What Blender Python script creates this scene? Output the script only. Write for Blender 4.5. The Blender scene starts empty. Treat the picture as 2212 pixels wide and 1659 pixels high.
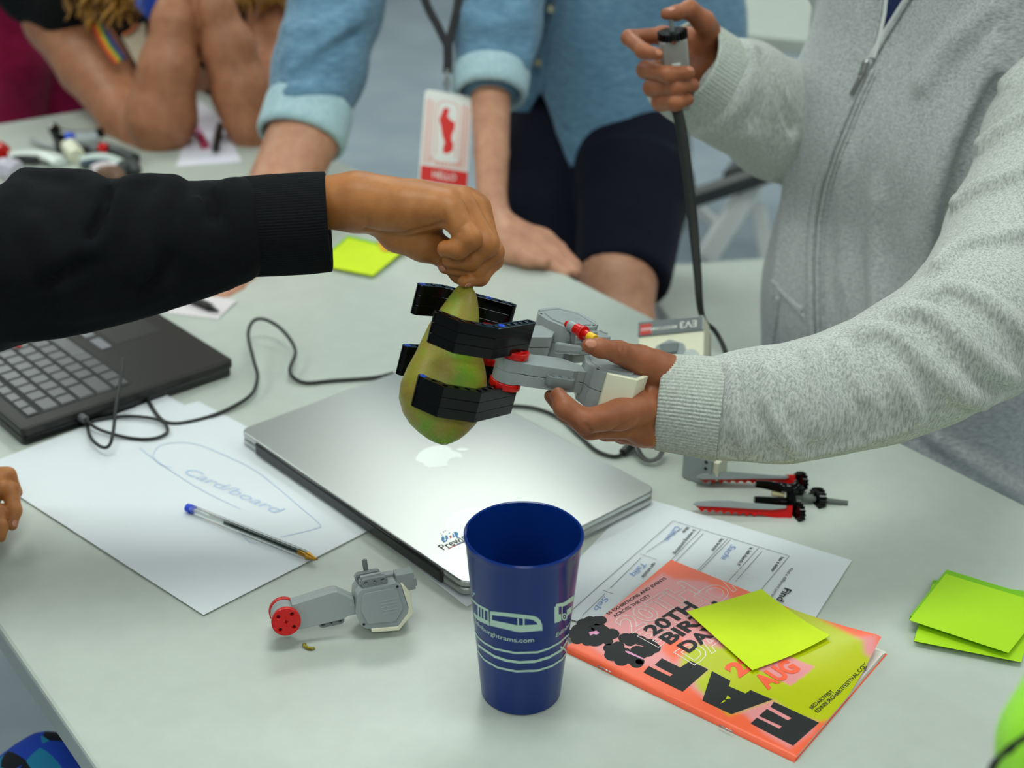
import bpy, bmesh, math, random
import numpy as np
from mathutils import Vector, Matrix
from mathutils.bvhtree import BVHTree
random.seed(4)
SC = bpy.context.scene
COL = SC.collection
PI = math.pi
# ---------------------------------------------------------------- camera, world, exposure
W, H, F = 2212.0, 1659.0, 3020.0
TT = 0.74                                   # table top height
PITCH, ROLL, CH = 0.475, 0.013, 0.69 + TT
_c, _s = math.cos(PITCH), math.sin(PITCH)
_R0 = np.array([1, 0, 0.]); _U0 = np.array([0, _s, _c]); CW = np.array([0, _c, -_s])
CR = math.cos(ROLL) * _R0 + math.sin(ROLL) * _U0
CU = -math.sin(ROLL) * _R0 + math.cos(ROLL) * _U0
CO = np.array([0, 0, CH])
cd = bpy.data.cameras.new('camera'); cam = bpy.data.objects.new('camera', cd); COL.objects.link(cam)
M = Matrix(((CR[0], CU[0], -CW[0], 0), (CR[1], CU[1], -CW[1], 0), (CR[2], CU[2], -CW[2], CH), (0, 0, 0, 1)))
cam.matrix_world = M
cd.sensor_width = 36; cd.lens = F * 36 / W
cd.clip_start = 0.05; cd.clip_end = 60
cd.dof.use_dof = True; cd.dof.focus_distance = 1.085; cd.dof.aperture_fstop = 5.0
SC.camera = cam
SC.view_settings.view_transform = 'Standard'; SC.view_settings.look = 'None'
SC.view_settings.exposure = 0.0; SC.view_settings.gamma = 1.0
SC.view_settings.use_curve_mapping = False
wd = bpy.data.worlds.new('world'); SC.world = wd; wd.use_nodes = True
wd.node_tree.nodes['Background'].inputs[0].default_value = (0.80, 0.95, 0.88, 1)
wd.node_tree.nodes['Background'].inputs[1].default_value = 0.25
LIGHT_COL = (0.925, 1.0, 0.94)
LIGHT_W = 11.5                               # ceiling panel emission
# ---------------------------------------------------------------- pixel <-> world (author's ruler)
def ray(px, py): return CW + CR * (px - W / 2) / F - CU * (py - H / 2) / F
def Q(px, py, d): return CO + ray(px, py) * d                    # point at view depth d
def Pz(px, py, z=0.0):                                           # point at height z above the table top
    d = ray(px, py); return CO + d * ((TT + z - CO[2]) / d[2])
def dep(p): return float((np.asarray(p) - CO) @ CW)
def pxm(rpx, d): return rpx * d / F
class Zm:                                                        # zoomed-crop coordinates
    def __init__(s, x0, y0, k): s.a = (x0, y0, k)
    def __call__(s, x, y): return (s.a[0] + x / s.a[2], s.a[1] + y / s.a[2])
# ---------------------------------------------------------------- objects
def tag(o, label=None, cat=None, group=None, kind=None):
    if label: o['label'] = label
    if cat: o['category'] = cat
    if group: o['group'] = group
    if kind: o['kind'] = kind
    return o
def empty(name, loc, label=None, cat=None, group=None):
    o = bpy.data.objects.new(name, None); COL.objects.link(o); o.location = Vector([float(v) for v in loc]); o.empty_display_size = .03
    tag(o, label, cat, group); return o
def link(name, me, parent=None, mats=None, smooth=None, bevel=None, sub=0):
    o = bpy.data.objects.new(name, me); COL.objects.link(o)
    if mats is not None:
        for m in (mats if isinstance(mats, (list, tuple)) else [mats]): me.materials.append(m)
    if smooth == 'all':
        me.polygons.foreach_set('use_smooth', [True] * len(me.polygons))
    elif smooth:
        me.polygons.foreach_set('use_smooth', [True] * len(me.polygons))
        me.set_sharp_from_angle(angle=math.radians(smooth))
    if bevel:
        b = o.modifiers.new('bevel', 'BEVEL'); b.width = bevel; b.segments = 2; b.limit_method = 'ANGLE'; b.angle_limit = math.radians(40)
        b.harden_normals = False
    if sub:
        s = o.modifiers.new('subd', 'SUBSURF'); s.levels = s.render_levels = sub
    if parent is not None:
        o.parent = parent
        p = parent; Mi = Matrix.Identity(4)
        chain = []
        while p is not None: chain.append(p); p = p.parent
        for q in reversed(chain): Mi = Mi @ (q.matrix_parent_inverse @ q.matrix_basis if q.parent else q.matrix_basis)
        o.matrix_parent_inverse = Mi.inverted()
    return o
class MB:
    def __init__(s): s.v = []; s.f = []; s.m = []; s.xf = None
    def add(s, vs, fs, m=0):
        n = len(s.v)
        for p in vs:
            p = Vector([float(c) for c in p])
            s.v.append(s.xf @ p if s.xf is not None else p)
        for f in fs: s.f.append([n + i for i in f]); s.m.append(m)
        return s
    def box(s, c, d, m=0, R=None):
        c = Vector(c); vs = []
        for x in (-.5, .5):
            for y in (-.5, .5):
                for z in (-.5, .5):
                    p = Vector((x * d[0], y * d[1], z * d[2])); vs.append(c + (R @ p if R else p))
        return s.add(vs, [(0, 1, 3, 2), (4, 6, 7, 5), (0, 4, 5, 1), (2, 3, 7, 6), (0, 2, 6, 4), (1, 5, 7, 3)], m)
    def prism(s, poly, h0, h1, ax='z', m=0):
        n = len(poly)
        def mk(a, b, h): return {'z': (a, b, h), 'y': (a, h, b), 'x': (h, a, b)}[ax]
        vs = [mk(a, b, h0) for a, b in poly] + [mk(a, b, h1) for a, b in poly]
        area = sum(poly[i][0] * poly[(i + 1) % n][1] - poly[(i + 1) % n][0] * poly[i][1] for i in range(n))
        flip = (area < 0) != (ax == 'y') != (h1 < h0)
        fs = [list(range(n))[::-1], list(range(n, 2 * n))] + [(i, (i + 1) % n, n + (i + 1) % n, n + i) for i in range(n)]
        if flip: fs = [list(f)[::-1] for f in fs]
        return s.add(vs, fs, m)
    def cyl(s, a, b, r, r2=None, n=20, m=0, caps=True):
        a = Vector([float(c) for c in a]); b = Vector([float(c) for c in b]); r2 = r if r2 is None else r2
        t = (b - a).normalized(); u = t.orthogonal().normalized(); w = t.cross(u)
        vs = [a + (u * math.cos(2 * PI * i / n) + w * math.sin(2 * PI * i / n)) * r for i in range(n)] + \
             [b + (u * math.cos(2 * PI * i / n) + w * math.sin(2 * PI * i / n)) * r2 for i in range(n)]
        fs = [(i, (i + 1) % n, n + (i + 1) % n, n + i) for i in range(n)]
        if caps: fs += [list(range(n))[::-1], list(range(n, 2 * n))]
        return s.add(vs, fs, m)
    def tube(s, pts, r, n=10, m=0, flat=1.0, upv=None, caps=True):
        P = [Vector([float(c) for c in p]) for p in pts]; k = len(P)
        rs = r if isinstance(r, (list, tuple, np.ndarray)) else [r] * k
        u = None; vs = []
        for i in range(k):
            t = (P[min(i + 1, k - 1)] - P[max(i - 1, 0)]).normalized()
            if u is None:
                u = Vector(upv) if upv is not None else t.orthogonal()
            u = (u - t * u.dot(t)).normalized(); w = t.cross(u)
            for j in range(n):
                a = 2 * PI * j / n; vs.append(P[i] + (u * math.cos(a) * flat + w * math.sin(a)) * rs[i])
        fs = [(i * n + j, i * n + (j + 1) % n, (i + 1) * n + (j + 1) % n, (i + 1) * n + j) for i in range(k - 1) for j in range(n)]
        if caps: fs += [list(range(n))[::-1], list(range((k - 1) * n, k * n))]
        return s.add(vs, fs, m)
    def lathe(s, prof, c=(0, 0, 0), n=48, m=0, axis=None):
        vs = []
        for r, z in prof:
            for j in range(n):
                a = 2 * PI * j / n; vs.append((c[0] + r * math.cos(a), c[1] + r * math.sin(a), c[2] + z))
        fs = [(i * n + j, i * n + (j + 1) % n, (i + 1) * n + (j + 1) % n, (i + 1) * n + j) for i in range(len(prof) - 1) for j in range(n)]
        return s.add(vs, fs, m)
    def grid(s, fn, nu, nv, m=0, closed_u=False):
        vs = [fn(i / (nu if closed_u else nu - 1), j / (nv - 1)) for j in range(nv) for i in range(nu)]
        fs = [(j * nu + i, j * nu + (i + 1) % nu, (j + 1) * nu + (i + 1) % nu, (j + 1) * nu + i) for j in range(nv - 1) for i in range(nu if closed_u else nu - 1)]
        return s.add(vs, fs, m)
    def mesh(s, name):
        me = bpy.data.meshes.new(name); me.from_pydata([tuple(v) for v in s.v], [], s.f)
        me.polygons.foreach_set('material_index', s.m); me.update(); return me
    def build(s, name, mats, parent=None, smooth=35, bevel=None, sub=0):
        return link(name, s.mesh(name), parent, mats, smooth, bevel, sub)
def copy_tree(o, parent=None):
    c = o.copy(); COL.objects.link(c); c.parent = parent
    for k in ('label', 'group'):
        pass
    for ch in list(o.children): copy_tree(ch, c)
    return c
def frame(o, X, Y, Z, s=1.0):
    o = [float(v) for v in o]
    return Matrix(((X[0] * s, Y[0] * s, Z[0] * s, o[0]), (X[1] * s, Y[1] * s, Z[1] * s, o[1]), (X[2] * s, Y[2] * s, Z[2] * s, o[2]), (0, 0, 0, 1)))
def nrm(v): v = np.asarray(v, float); return v / np.linalg.norm(v)
def spline(pts, n=8):
    P = [np.asarray(p, float) for p in pts]; out = []
    for i in range(len(P) - 1):
        p0, p1, p2, p3 = P[max(i - 1, 0)], P[i], P[i + 1], P[min(i + 2, len(P) - 1)]
        for k in range(n):
            t = k / n
            out.append(.5 * ((2 * p1) + (-p0 + p2) * t + (2 * p0 - 5 * p1 + 4 * p2 - p3) * t * t + (-p0 + 3 * p1 - 3 * p2 + p3) * t ** 3))
    out.append(P[-1]); return out
# ---------------------------------------------------------------- materials
def S(r, g, b):
    def f(c):
        c /= 255.0; return c / 12.92 if c <= .04045 else ((c + .055) / 1.055) ** 2.4
    return (f(r), f(g), f(b), 1)
_mats = {}
def mat(name, col, rough=.5, metal=0.0, spec=.5, trans=0, coat=0, sheen=0, sss=0, alpha=1):
    if name in _mats: return _mats[name]
    m = bpy.data.materials.new(name); m.use_nodes = True
    b = m.node_tree.nodes['Principled BSDF']; I = b.inputs
    I['Base Color'].default_value = col; I['Roughness'].default_value = rough; I['Metallic'].default_value = metal
    I['Specular IOR Level'].default_value = spec; I['Transmission Weight'].default_value = trans
    I['Coat Weight'].default_value = coat; I['Sheen Weight'].default_value = sheen
    if sss:
        I['Subsurface Weight'].default_value = sss; I['Subsurface Radius'].default_value = (1, .35, .2); I['Subsurface Scale'].default_value = .004
    _mats[name] = m; return m
def nodes(m):
    nt = m.node_tree; return nt, nt.nodes['Principled BSDF']
def N(nt, t, **k):
    n = nt.nodes.new(t)
    for a, v in k.items(): setattr(n, a, v)
    return n
def vary(m, scale=(200, 200, 200), cols=None, detail=4, rough=.6, bump=0.0, bump_scale=None, contrast=(.35, .65), dist=.001):
    """noise colour ramp and noise bump in object space"""
    nt, b = nodes(m); L = nt.links
    tc = N(nt, 'ShaderNodeTexCoord'); mp = N(nt, 'ShaderNodeMapping'); mp.inputs['Scale'].default_value = scale
    L.new(tc.outputs['Object'], mp.inputs['Vector'])
    nz = N(nt, 'ShaderNodeTexNoise'); nz.inputs['Scale'].default_value = 1; nz.inputs['Detail'].default_value = detail; nz.inputs['Roughness'].default_value = rough
    L.new(mp.outputs[0], nz.inputs['Vector'])
    if cols:
        r = N(nt, 'ShaderNodeValToRGB'); e = r.color_ramp.elements
        e[0].position, e[1].position = contrast; e[0].color = cols[0]; e[1].color = cols[-1]
        for i, c in enumerate(cols[1:-1]):
            q = e.new(contrast[0] + (contrast[1] - contrast[0]) * (i + 1) / (len(cols) - 1)); q.color = c
        L.new(nz.outputs['Fac'], r.inputs['Fac']); L.new(r.outputs[0], b.inputs['Base Color'])
    if bump:
        src = nz
        if bump_scale:
            mp2 = N(nt, 'ShaderNodeMapping'); mp2.inputs['Scale'].default_value = bump_scale; L.new(tc.outputs['Object'], mp2.inputs['Vector'])
            src = N(nt, 'ShaderNodeTexNoise'); src.inputs['Scale'].default_value = 1; src.inputs['Detail'].default_value = 3; L.new(mp2.outputs[0], src.inputs['Vector'])
        bp = N(nt, 'ShaderNodeBump'); bp.inputs['Strength'].default_value = bump; bp.inputs['Distance'].default_value = dist
        L.new(src.outputs['Fac'], bp.inputs['Height']); L.new(bp.outputs[0], b.inputs['Normal'])
    return m
# ---------------------------------------------------------------- implicit surfaces (bodies, hands, clothes)
def smin(a, b, k):
    if k <= 0: return np.minimum(a, b)
    h = np.maximum(k - np.abs(a - b), 0) / k; return np.minimum(a, b) - h * h * k * .25
def cone(a, b, ra, rb):
    a = np.asarray(a, np.float32); b = np.asarray(b, np.float32); ab = b - a; L = float(ab @ ab) + 1e-12
    def f(P):
        q = P - a; t = np.clip((q @ ab) / L, 0, 1)
        return np.linalg.norm(q - t[:, None] * ab, axis=1) - (ra + (rb - ra) * t)
    return f
def chain(js, k=0.0):                       # js: (x,y,z,r)
    fs = [cone(js[i][:3], js[i + 1][:3], js[i][3], js[i + 1][3]) for i in range(len(js) - 1)]
    return Un(k, *fs) if len(fs) > 1 else fs[0]
def Un(k, *fs):
    def f(P):
        d = fs[0](P)
        for g in fs[1:]: d = smin(d, g(P), k)
        return d
    return f
def Sub(f, g, k): return lambda P: -smin(-f(P), g(P), k)
def ell(c, r, A=None):
    c = np.asarray(c, np.float32); r = np.asarray(r, np.float32); A = np.eye(3, dtype=np.float32) if A is None else np.asarray(A, np.float32)
    def f(P):
        q = (P - c) @ A
        k0 = np.linalg.norm(q / r, axis=1); k1 = np.linalg.norm(q / (r * r), axis=1) + 1e-9
        return k0 * (k0 - 1) / k1
    return f
def plane(p, n):
    p = np.asarray(p, np.float32); n = np.asarray(nrm(n), np.float32)
    return lambda P: (P - p) @ n
def Cap(f, g): return lambda P: np.maximum(f(P), g(P))
def wob(f, amp, freq, ph=(0, 0, 0)):
    def g(P):
        return f(P) + amp * (np.sin(P[:, 0] * freq + 1.3 * np.sin(P[:, 1] * freq * .7 + ph[0])) * np.sin(P[:, 2] * freq * 1.1 + ph[1] + np.sin(P[:, 0] * freq * .6)) )
    return g
def snet(f, lo, hi, h, proj=2):
    lo = np.asarray(lo, float); hi = np.asarray(hi, float); B = 8
    nb = np.ceil((hi - lo) / (h * B)).astype(int); n = nb * B + 1
    V = np.full(n, 1.0, np.float32)
    ii = np.stack(np.meshgrid(*[np.arange(k) for k in nb], indexing='ij'), -1).reshape(-1, 3)
    dc = f((lo + (ii + .5) * B * h).astype(np.float32))
    act = np.abs(dc) < B * h * .87 + max(.6 * B * h * .87, .008)
    for b in ii[dc < 0]:
        V[b[0] * B:b[0] * B + B + 1, b[1] * B:b[1] * B + B + 1, b[2] * B:b[2] * B + B + 1] = -1
    off = np.stack(np.meshgrid(*[np.arange(B + 1)] * 3, indexing='ij'), -1).reshape(-1, 3)
    A = ii[act]
    for k in range(0, len(A), 400):
        a = A[k:k + 400]; idx = (a[:, None, :] * B + off[None]).reshape(-1, 3)
        V[idx[:, 0], idx[:, 1], idx[:, 2]] = f((lo + idx * h).astype(np.float32))
    I = V < 0
    c = np.zeros(np.array(n) - 1, np.int8)
    for dx in (0, 1):
        for dy in (0, 1):
            for dz in (0, 1):
                c += I[dx:n[0] - 1 + dx, dy:n[1] - 1 + dy, dz:n[2] - 1 + dz]
    cells = np.argwhere((c > 0) & (c < 8)); idm = np.full(c.shape, -1, np.int64); idm[tuple(cells.T)] = np.arange(len(cells))
    acc = np.zeros((len(cells), 3)); cnt = np.zeros(len(cells))
    C8 = [(x, y, z) for x in (0, 1) for y in (0, 1) for z in (0, 1)]
    for p in C8:
        for ax in range(3):
            if p[ax]: continue
            q = list(p); q[ax] = 1
            va = V[cells[:, 0] + p[0], cells[:, 1] + p[1], cells[:, 2] + p[2]]; vb = V[cells[:, 0] + q[0], cells[:, 1] + q[1], cells[:, 2] + q[2]]
            x = (va < 0) != (vb < 0); t = va[x] / (va[x] - vb[x]); e = np.tile(np.array(p, float), (x.sum(), 1)); e[:, ax] = t
            acc[x] += e; cnt[x] += 1
    vs = lo + (cells + acc / np.maximum(cnt, 1)[:, None]) * h
    quads = []
    for ax in range(3):
        o1, o2 = [(1, 2), (2, 0), (0, 1)][ax]
        sl0 = [slice(None)] * 3; sl1 = [slice(None)] * 3; sl0[ax] = slice(0, -1); sl1[ax] = slice(1, None)
        a, b = I[tuple(sl0)], I[tuple(sl1)]; e = np.argwhere(a != b)
        ok = np.all([(e[:, o1] > 0), (e[:, o2] > 0), (e[:, o1] < n[o1] - 1), (e[:, o2] < n[o2] - 1)], axis=0); e = e[ok]
        ins = a[tuple(e.T)]
        def cid(d1, d2):
            g = e.copy(); g[:, o1] -= d1; g[:, o2] -= d2; return idm[tuple(g.T)]
        q = np.stack([cid(1, 1), cid(0, 1), cid(0, 0), cid(1, 0)], 1); q[~ins] = q[~ins][:, ::-1]; quads.append(q)
    quads = np.concatenate(quads); quads = quads[(quads >= 0).all(1)]
    for _ in range(proj):
        g = np.stack([f((vs + np.eye(3)[i] * h * .3).astype(np.float32)) - f((vs - np.eye(3)[i] * h * .3).astype(np.float32)) for i in range(3)], 1) / (h * .6)
        d = f(vs.astype(np.float32)); gn = np.maximum((g * g).sum(1), .25)
        st = np.clip(d / gn, -h, h)[:, None] * g
        vs = vs - .8 * st
    return vs, quads
def sdf_obj(name, f, lo, hi, h, mats, parent=None, extra=None):
    vs, q = snet(f, lo, hi, h)
    me = mesh_np(name, vs, q, extra)
    return link(name, me, parent, mats, 'all')
def mesh_np(name, vs, q, extra=None):
    if extra is not None:
        for (v2, q2) in extra:
            q = np.concatenate([q, q2 + len(vs)]); vs = np.concatenate([vs, v2])
    me = bpy.data.meshes.new(name); me.vertices.add(len(vs)); me.vertices.foreach_set('co', np.asarray(vs, np.float32).ravel())
    me.loops.add(q.size); me.loops.foreach_set('vertex_index', q.astype(np.int32).ravel())
    me.polygons.add(len(q)); me.polygons.foreach_set('loop_start', np.arange(0, q.size, 4, dtype=np.int32)); me.polygons.foreach_set('loop_total', np.full(len(q), 4, np.int32))
    me.update(); me.validate(); return me
def bounds(js, pad=.01):
    a = np.array([list(j[:3]) + [j[3]] for j in js], float); return (a[:, :3] - a[:, 3:]).min(0) - pad, (a[:, :3] + a[:, 3:]).max(0) + pad
def J(px, py, d, rpx): p = Q(px, py, d); return (p[0], p[1], p[2], pxm(rpx, d))
def trace(f, pts, d0=.6, d1=3.2):
    """depth at which the sight lines through pixels pts meet f (closest approach when they miss)"""
    R = np.array([ray(*p) for p in pts]); Ln = np.linalg.norm(R, axis=1); d = np.full(len(pts), d0); best = np.full(len(pts), 9.); bd = d.copy()
    for _ in range(90):
        v = f((CO + R * d[:, None]).astype(np.float32)); b = v < best; best[b] = v[b]; bd[b] = d[b]
        d = np.minimum(d + np.maximum(v, .0004) * (v > .0002) / Ln * .85, d1)
    return np.where(best < .0008, d, bd)
def fold(f, pts, rpx, sink=.5, k=.01):
    """rounded ridge that runs over the surface of f along image points; list of chain joints"""
    ds = trace(f, pts); out = []
    n = len(pts); rs = rpx if isinstance(rpx, (list, tuple)) else [rpx] * n
    for p, d, r in zip(pts, ds, rs):
        R = pxm(r, d); q = CO + ray(*p) * (d + R * sink); out.append((q[0], q[1], q[2], R))
    return out
def bvh(o):
    me = o.data; return BVHTree.FromPolygons([v.co for v in me.vertices], [p.vertices for p in me.polygons])
def hit(b, px, py, lift=0.0):
    d = Vector(ray(px, py)); dn = d.normalized(); r = b.ray_cast(Vector(CO), dn)
    if r[0] is None: return None
    n = r[1];  n = n if n.dot(dn) < 0 else -n
    return np.array(r[0] + n * lift)
# ---------------------------------------------------------------- lettering
def text_mesh(body, size=1.0, bold=0.0, align='LEFT', outline=0.0, space=1.0, res=3):
    cu = bpy.data.curves.new('lettering', 'FONT'); cu.body = body; cu.size = size; cu.align_x = align; cu.offset = bold; cu.space_character = space
    cu.resolution_u = res
    if outline: cu.fill_mode = 'NONE'; cu.bevel_depth = outline; cu.bevel_resolution = 0
    ob = bpy.data.objects.new('lettering', cu); COL.objects.link(ob)
    dg = bpy.context.evaluated_depsgraph_get(); me = bpy.data.meshes.new_from_object(ob.evaluated_get(dg))
    bpy.data.objects.remove(ob); bpy.data.curves.remove(cu)
    v = np.array([x.co[:] for x in me.vertices]); f = [list(p.vertices) for p in me.polygons]
    bpy.data.meshes.remove(me); return v, f
# ================================================================ ROOM
m_white = mat('painted wall', S(150, 156, 160), .8); m_floor = vary(mat('grey vinyl floor', S(150, 162, 170), .45), (3, 3, 3), [S(140, 154, 164), S(160, 173, 182)], 6, .7)
m_ceil = mat('ceiling tile', S(150, 152, 152), .9)
def slab(name, lo, hi, m, kind='structure'):
    b = MB(); b.box([(a + c) / 2 for a, c in zip(lo, hi)], [c - a for a, c in zip(lo, hi)]); o = b.build(name, m, None, None); tag(o, kind=kind); return o
RX, RY0, RY1, RZ = 4.2, -2.6, 8.2, 3.0
slab('floor', (-RX, RY0, -.1), (RX, RY1, 0), m_floor)
slab('ceiling', (-RX, RY0, RZ), (RX, RY1, RZ + .1), m_ceil)
slab('wall_back', (-RX, RY1, 0), (RX, RY1 + .1, RZ), m_white); slab('wall_front', (-RX, RY0 - .1, 0), (RX, RY0, RZ), m_white)
slab('wall_left', (-RX - .1, RY0, 0), (-RX, RY1, RZ), m_white); slab('wall_right', (RX, RY0, 0), (RX + .1, RY1, RZ), m_white)
m_panel = bpy.data.materials.new('light diffuser'); m_panel.use_nodes = True
_b = m_panel.node_tree.nodes['Principled BSDF']; _b.inputs['Base Color'].default_value = (.9, .9, .9, 1)
_b.inputs['Emission Color'].default_value = (*LIGHT_COL, 1); _b.inputs['Emission Strength'].default_value = LIGHT_W
m_frame = mat('white lamp frame', S(230, 230, 230), .5)
for i, lx in enumerate((-2.6, 0.0, 2.6)):
    for j, ly in enumerate((-1.4, .9, 3.2, 5.5)):
        e = empty('ceiling_light', (lx, ly, RZ - .02), 'flat white ceiling light panel, %s row, %s column as seen from the camera' % (('nearest', 'second', 'third', 'farthest')[j], ('left', 'middle', 'right')[i]), 'ceiling light', 'ceiling light panels')
        b = MB(); b.box((lx, ly, RZ - .021), (1.18, .58, .006)); b.build('diffuser', m_panel, e, None)
        b = MB()
        for sx in (-1, 1): b.box((lx + sx * .605, ly, RZ - .015), (.03, .64, .03))
        for sy in (-1, 1): b.box((lx, ly + sy * .305, RZ - .015), (1.18, .03, .03))
        b.build('frame', m_frame, e, None)
# ================================================================ TABLES
m_lam = vary(mat('white laminate', S(184, 192, 183), .32, spec=.5), (40, 40, 40), [S(182, 190, 181), S(187, 195, 186)], 5, .6, bump=.04, bump_scale=(900, 900, 900), dist=.0004)
m_edge = mat('grey table edge', S(176, 182, 176), .5); m_leg = mat('white steel leg', S(215, 218, 216), .4)
TA = np.array([.607, -.795, 0]); TB = np.array([-.795, -.607, 0]); TF = np.array([-.572, 2.486, 0])
tab = empty('table', (*(TF + TA * 1.2 + TB * .41)[:2], 0), 'long white laminate table covered with laptops, papers and robot parts', 'table')
MT = frame((TF[0], TF[1], 0), TA, -TB, (0, 0, 1))
b = MB(); b.xf = MT; TL, TW = 2.5, .83
b.box((TL / 2, -TW / 2, TT - .0045), (TL, TW, .009)); b.build('tabletop', m_lam, tab, None, bevel=.003)
b = MB(); b.xf = MT; b.box((TL / 2, -TW / 2, TT - .0195), (TL - .002, TW - .002, .021)); b.build('edge_band', m_edge, tab, None)
for x in (.08, TL - .08):
    for y in (-.08, -TW + .08):
        b = MB(); b.xf = MT; b.box((x, y, (TT - .03) / 2), (.045, .045, TT - .03)); b.build('leg', m_leg, tab, None, bevel=.003)
# low white table behind, right of the shorts
def table_at(name, label, c, X, l, w, h, th, trestle=False):
    X = nrm((X[0], X[1], 0)); Y = np.array([-X[1], X[0], 0]); t = empty(name, (c[0], c[1], 0), label, 'table')
    b = MB(); b.xf = frame((c[0], c[1], 0), X, Y, (0, 0, 1)); b.box((0, 0, h - th / 2), (l, w, th)); b.build('tabletop', m_lam, t, None, bevel=.003)
    if not trestle:
        for sx in (-1, 1):
            for sy in (-1, 1):
                b = MB(); b.xf = frame((c[0], c[1], 0), X, Y, (0, 0, 1)); b.box((sx * (l / 2 - .06), sy * (w / 2 - .06), (h - th) / 2), (.04, .04, h - th)); b.build('leg', m_leg, t, None, bevel=.003)
    return t, X, Y
P0 = Pz(1400, 600, -.22); P1 = Pz(1660, 558, -.22)
table_at('low_table', 'low white table behind the grey hoodie, seen between it and the dark shorts', (.20 + .978 * .37 + .209 * .19, 2.21 + .209 * .37 - .978 * .19), (.978, .209), .74, .38, TT - .22, .025)
far = Pz(1672, 112); 
t2, X2, Y2 = table_at('trestle_table', 'bright white table at the top edge with splayed white trestle legs', (far[0] + .35, far[1] + .42, 0)[:2], (1, -.42), 1.5, .8, TT, .03, True)
def bar(parent, name, p, q, w, m):
    b = MB(); p = np.asarray(p); q = np.asarray(q); t = nrm(q - p); u = nrm(np.cross(t, (0, 1, .2))); v = np.cross(t, u)
    Mx = frame((p + q) / 2, u, v, t); b.xf = Mx; b.box((0, 0, 0), (w, w, np.linalg.norm(q - p))); return b.build(name, m, parent, None, bevel=.004)
c2 = np.array([far[0] + .35, far[1] + .42, 0])
for sx in (-.55, .45):
    for sy in (-1, 1):
        top = c2 + X2 * sx + Y2 * sy * .1; bot = c2 + X2 * (sx - .02) + Y2 * sy * .38
        bar(t2, 'leg', (top[0], top[1], TT - .035), (bot[0], bot[1], 0.0), .045, m_leg)
    a = c2 + X2 * (sx - .012) + Y2 * .26; d = c2 + X2 * (sx - .012) - Y2 * .26
    bar(t2, 'stretcher', (a[0], a[1], .32), (d[0], d[1], .32), .03, m_leg)
# folding chair with white legs and dark rail beyond the low table
m_dark = mat('dark grey plastic', S(58, 62, 62), .5)
ch = empty('folding_chair', (1.0, 3.0, 0), 'folding chair with crossed white legs and a dark seat rail behind the hoodie', 'chair')
def at(px, py, d): return Q(px, py, d)
bar(ch, 'leg', at(1655, 350, 2.75), at(1522, 562, 2.75), .036, m_leg); bar(ch, 'leg', at(1637, 440, 2.85), at(1664, 600, 2.85), .030, m_leg)
bar(ch, 'leg', at(1495, 440, 2.95), at(1570, 505, 2.95), .022, m_leg)
bar(ch, 'seat_rail', at(1485, 432, 2.7), at(1665, 372, 2.7), .030, m_dark)
b = MB(); q = [at(1560, 392, 2.72), at(1690, 352, 2.72), at(1700, 330, 3.0), at(1580, 366, 3.0)]
b.add(list(q) + [p + np.array([0, 0, .02]) for p in q], [(3, 2, 1, 0), (4, 5, 6, 7), (0, 1, 5, 4), (1, 2, 6, 5), (2, 3, 7, 6), (3, 0, 4, 7)]); b.build('seat', m_dark, ch, None, bevel=.004)
# ================================================================ FLAT THINGS ON THE TABLE
m_paper = mat('white paper', S(216, 222, 226), .75); m_ink = mat('black print', S(28, 30, 32), .7); m_blue = mat('blue ballpoint ink', S(120, 150, 205), .6)
m_faint = mat('faint blue ballpoint ink', S(180, 196, 224), .6)
def xy3(p, z): return np.array([p[0], p[1], TT + z])
def sheet(name, o, a, L1, b_, L2, z, m, label, cat='paper', curl=None, th=.0003, n=24, parent=None, group=None):
    a = np.array(nrm([a[0], a[1], 0])); c = np.array(nrm([b_[0], b_[1], 0]))
    mb = MB()
    def fn(k):
        def g(u, v):
            p = np.array([o[0], o[1], 0]) + a * L1 * u + c * L2 * v; zz = z + (curl(u, v) if curl else 0)
            return (p[0], p[1], TT + zz + k)
        return g
    mb.grid(fn(th), n, n); mb.grid(fn(0), n, n)
    nn = n * n; rim = [i for i in range(n)] + [j * n + n - 1 for j in range(1, n)] + [(n - 1) * n + i for i in range(n - 2, -1, -1)] + [j * n for j in range(n - 2, 0, -1)]
    for i in range(len(rim)): mb.f.append([rim[i], rim[(i + 1) % len(rim)], nn + rim[(i + 1) % len(rim)], nn + rim[i]]); mb.m.append(0)
    ob = mb.build(name, m, parent, 40)
    if label: tag(ob, label, cat, group)
    return ob
def plate(polys, z, name, m, parent, th=0.00004):
    """flat print: polygons given in photo pixels, laid on the level z"""
    mb = MB()
    for i, pl in enumerate(polys):
        P = [Pz(x, y, z + th * .2 * (i % 7)) for x, y in pl]; mb.add(P, [list(range(len(P)))])
    return mb.build(name, m, parent, None)
def stroke(pts, w, z, name, m, parent, n=0):
    """flat pen lines, list of polylines in pixels, width w in metres"""
    mb = MB()
    for pl in pts:
        P = [Pz(x, y, z) for x, y in pl]
        if n: P = spline(P, n)
        L = []
        for i, p in enumerate(P):
            t = nrm(P[min(i + 1, len(P) - 1)] - P[max(i - 1, 0)]); s = np.array([-t[1], t[0], 0]) * w / 2; L += [p + s, p - s]
        mb.add(L, [(2 * i, 2 * i + 1, 2 * i + 3, 2 * i + 2) for i in range(len(P) - 1)])
    return mb.build(name, m, parent, None)
COVER_BVH = [None]
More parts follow.
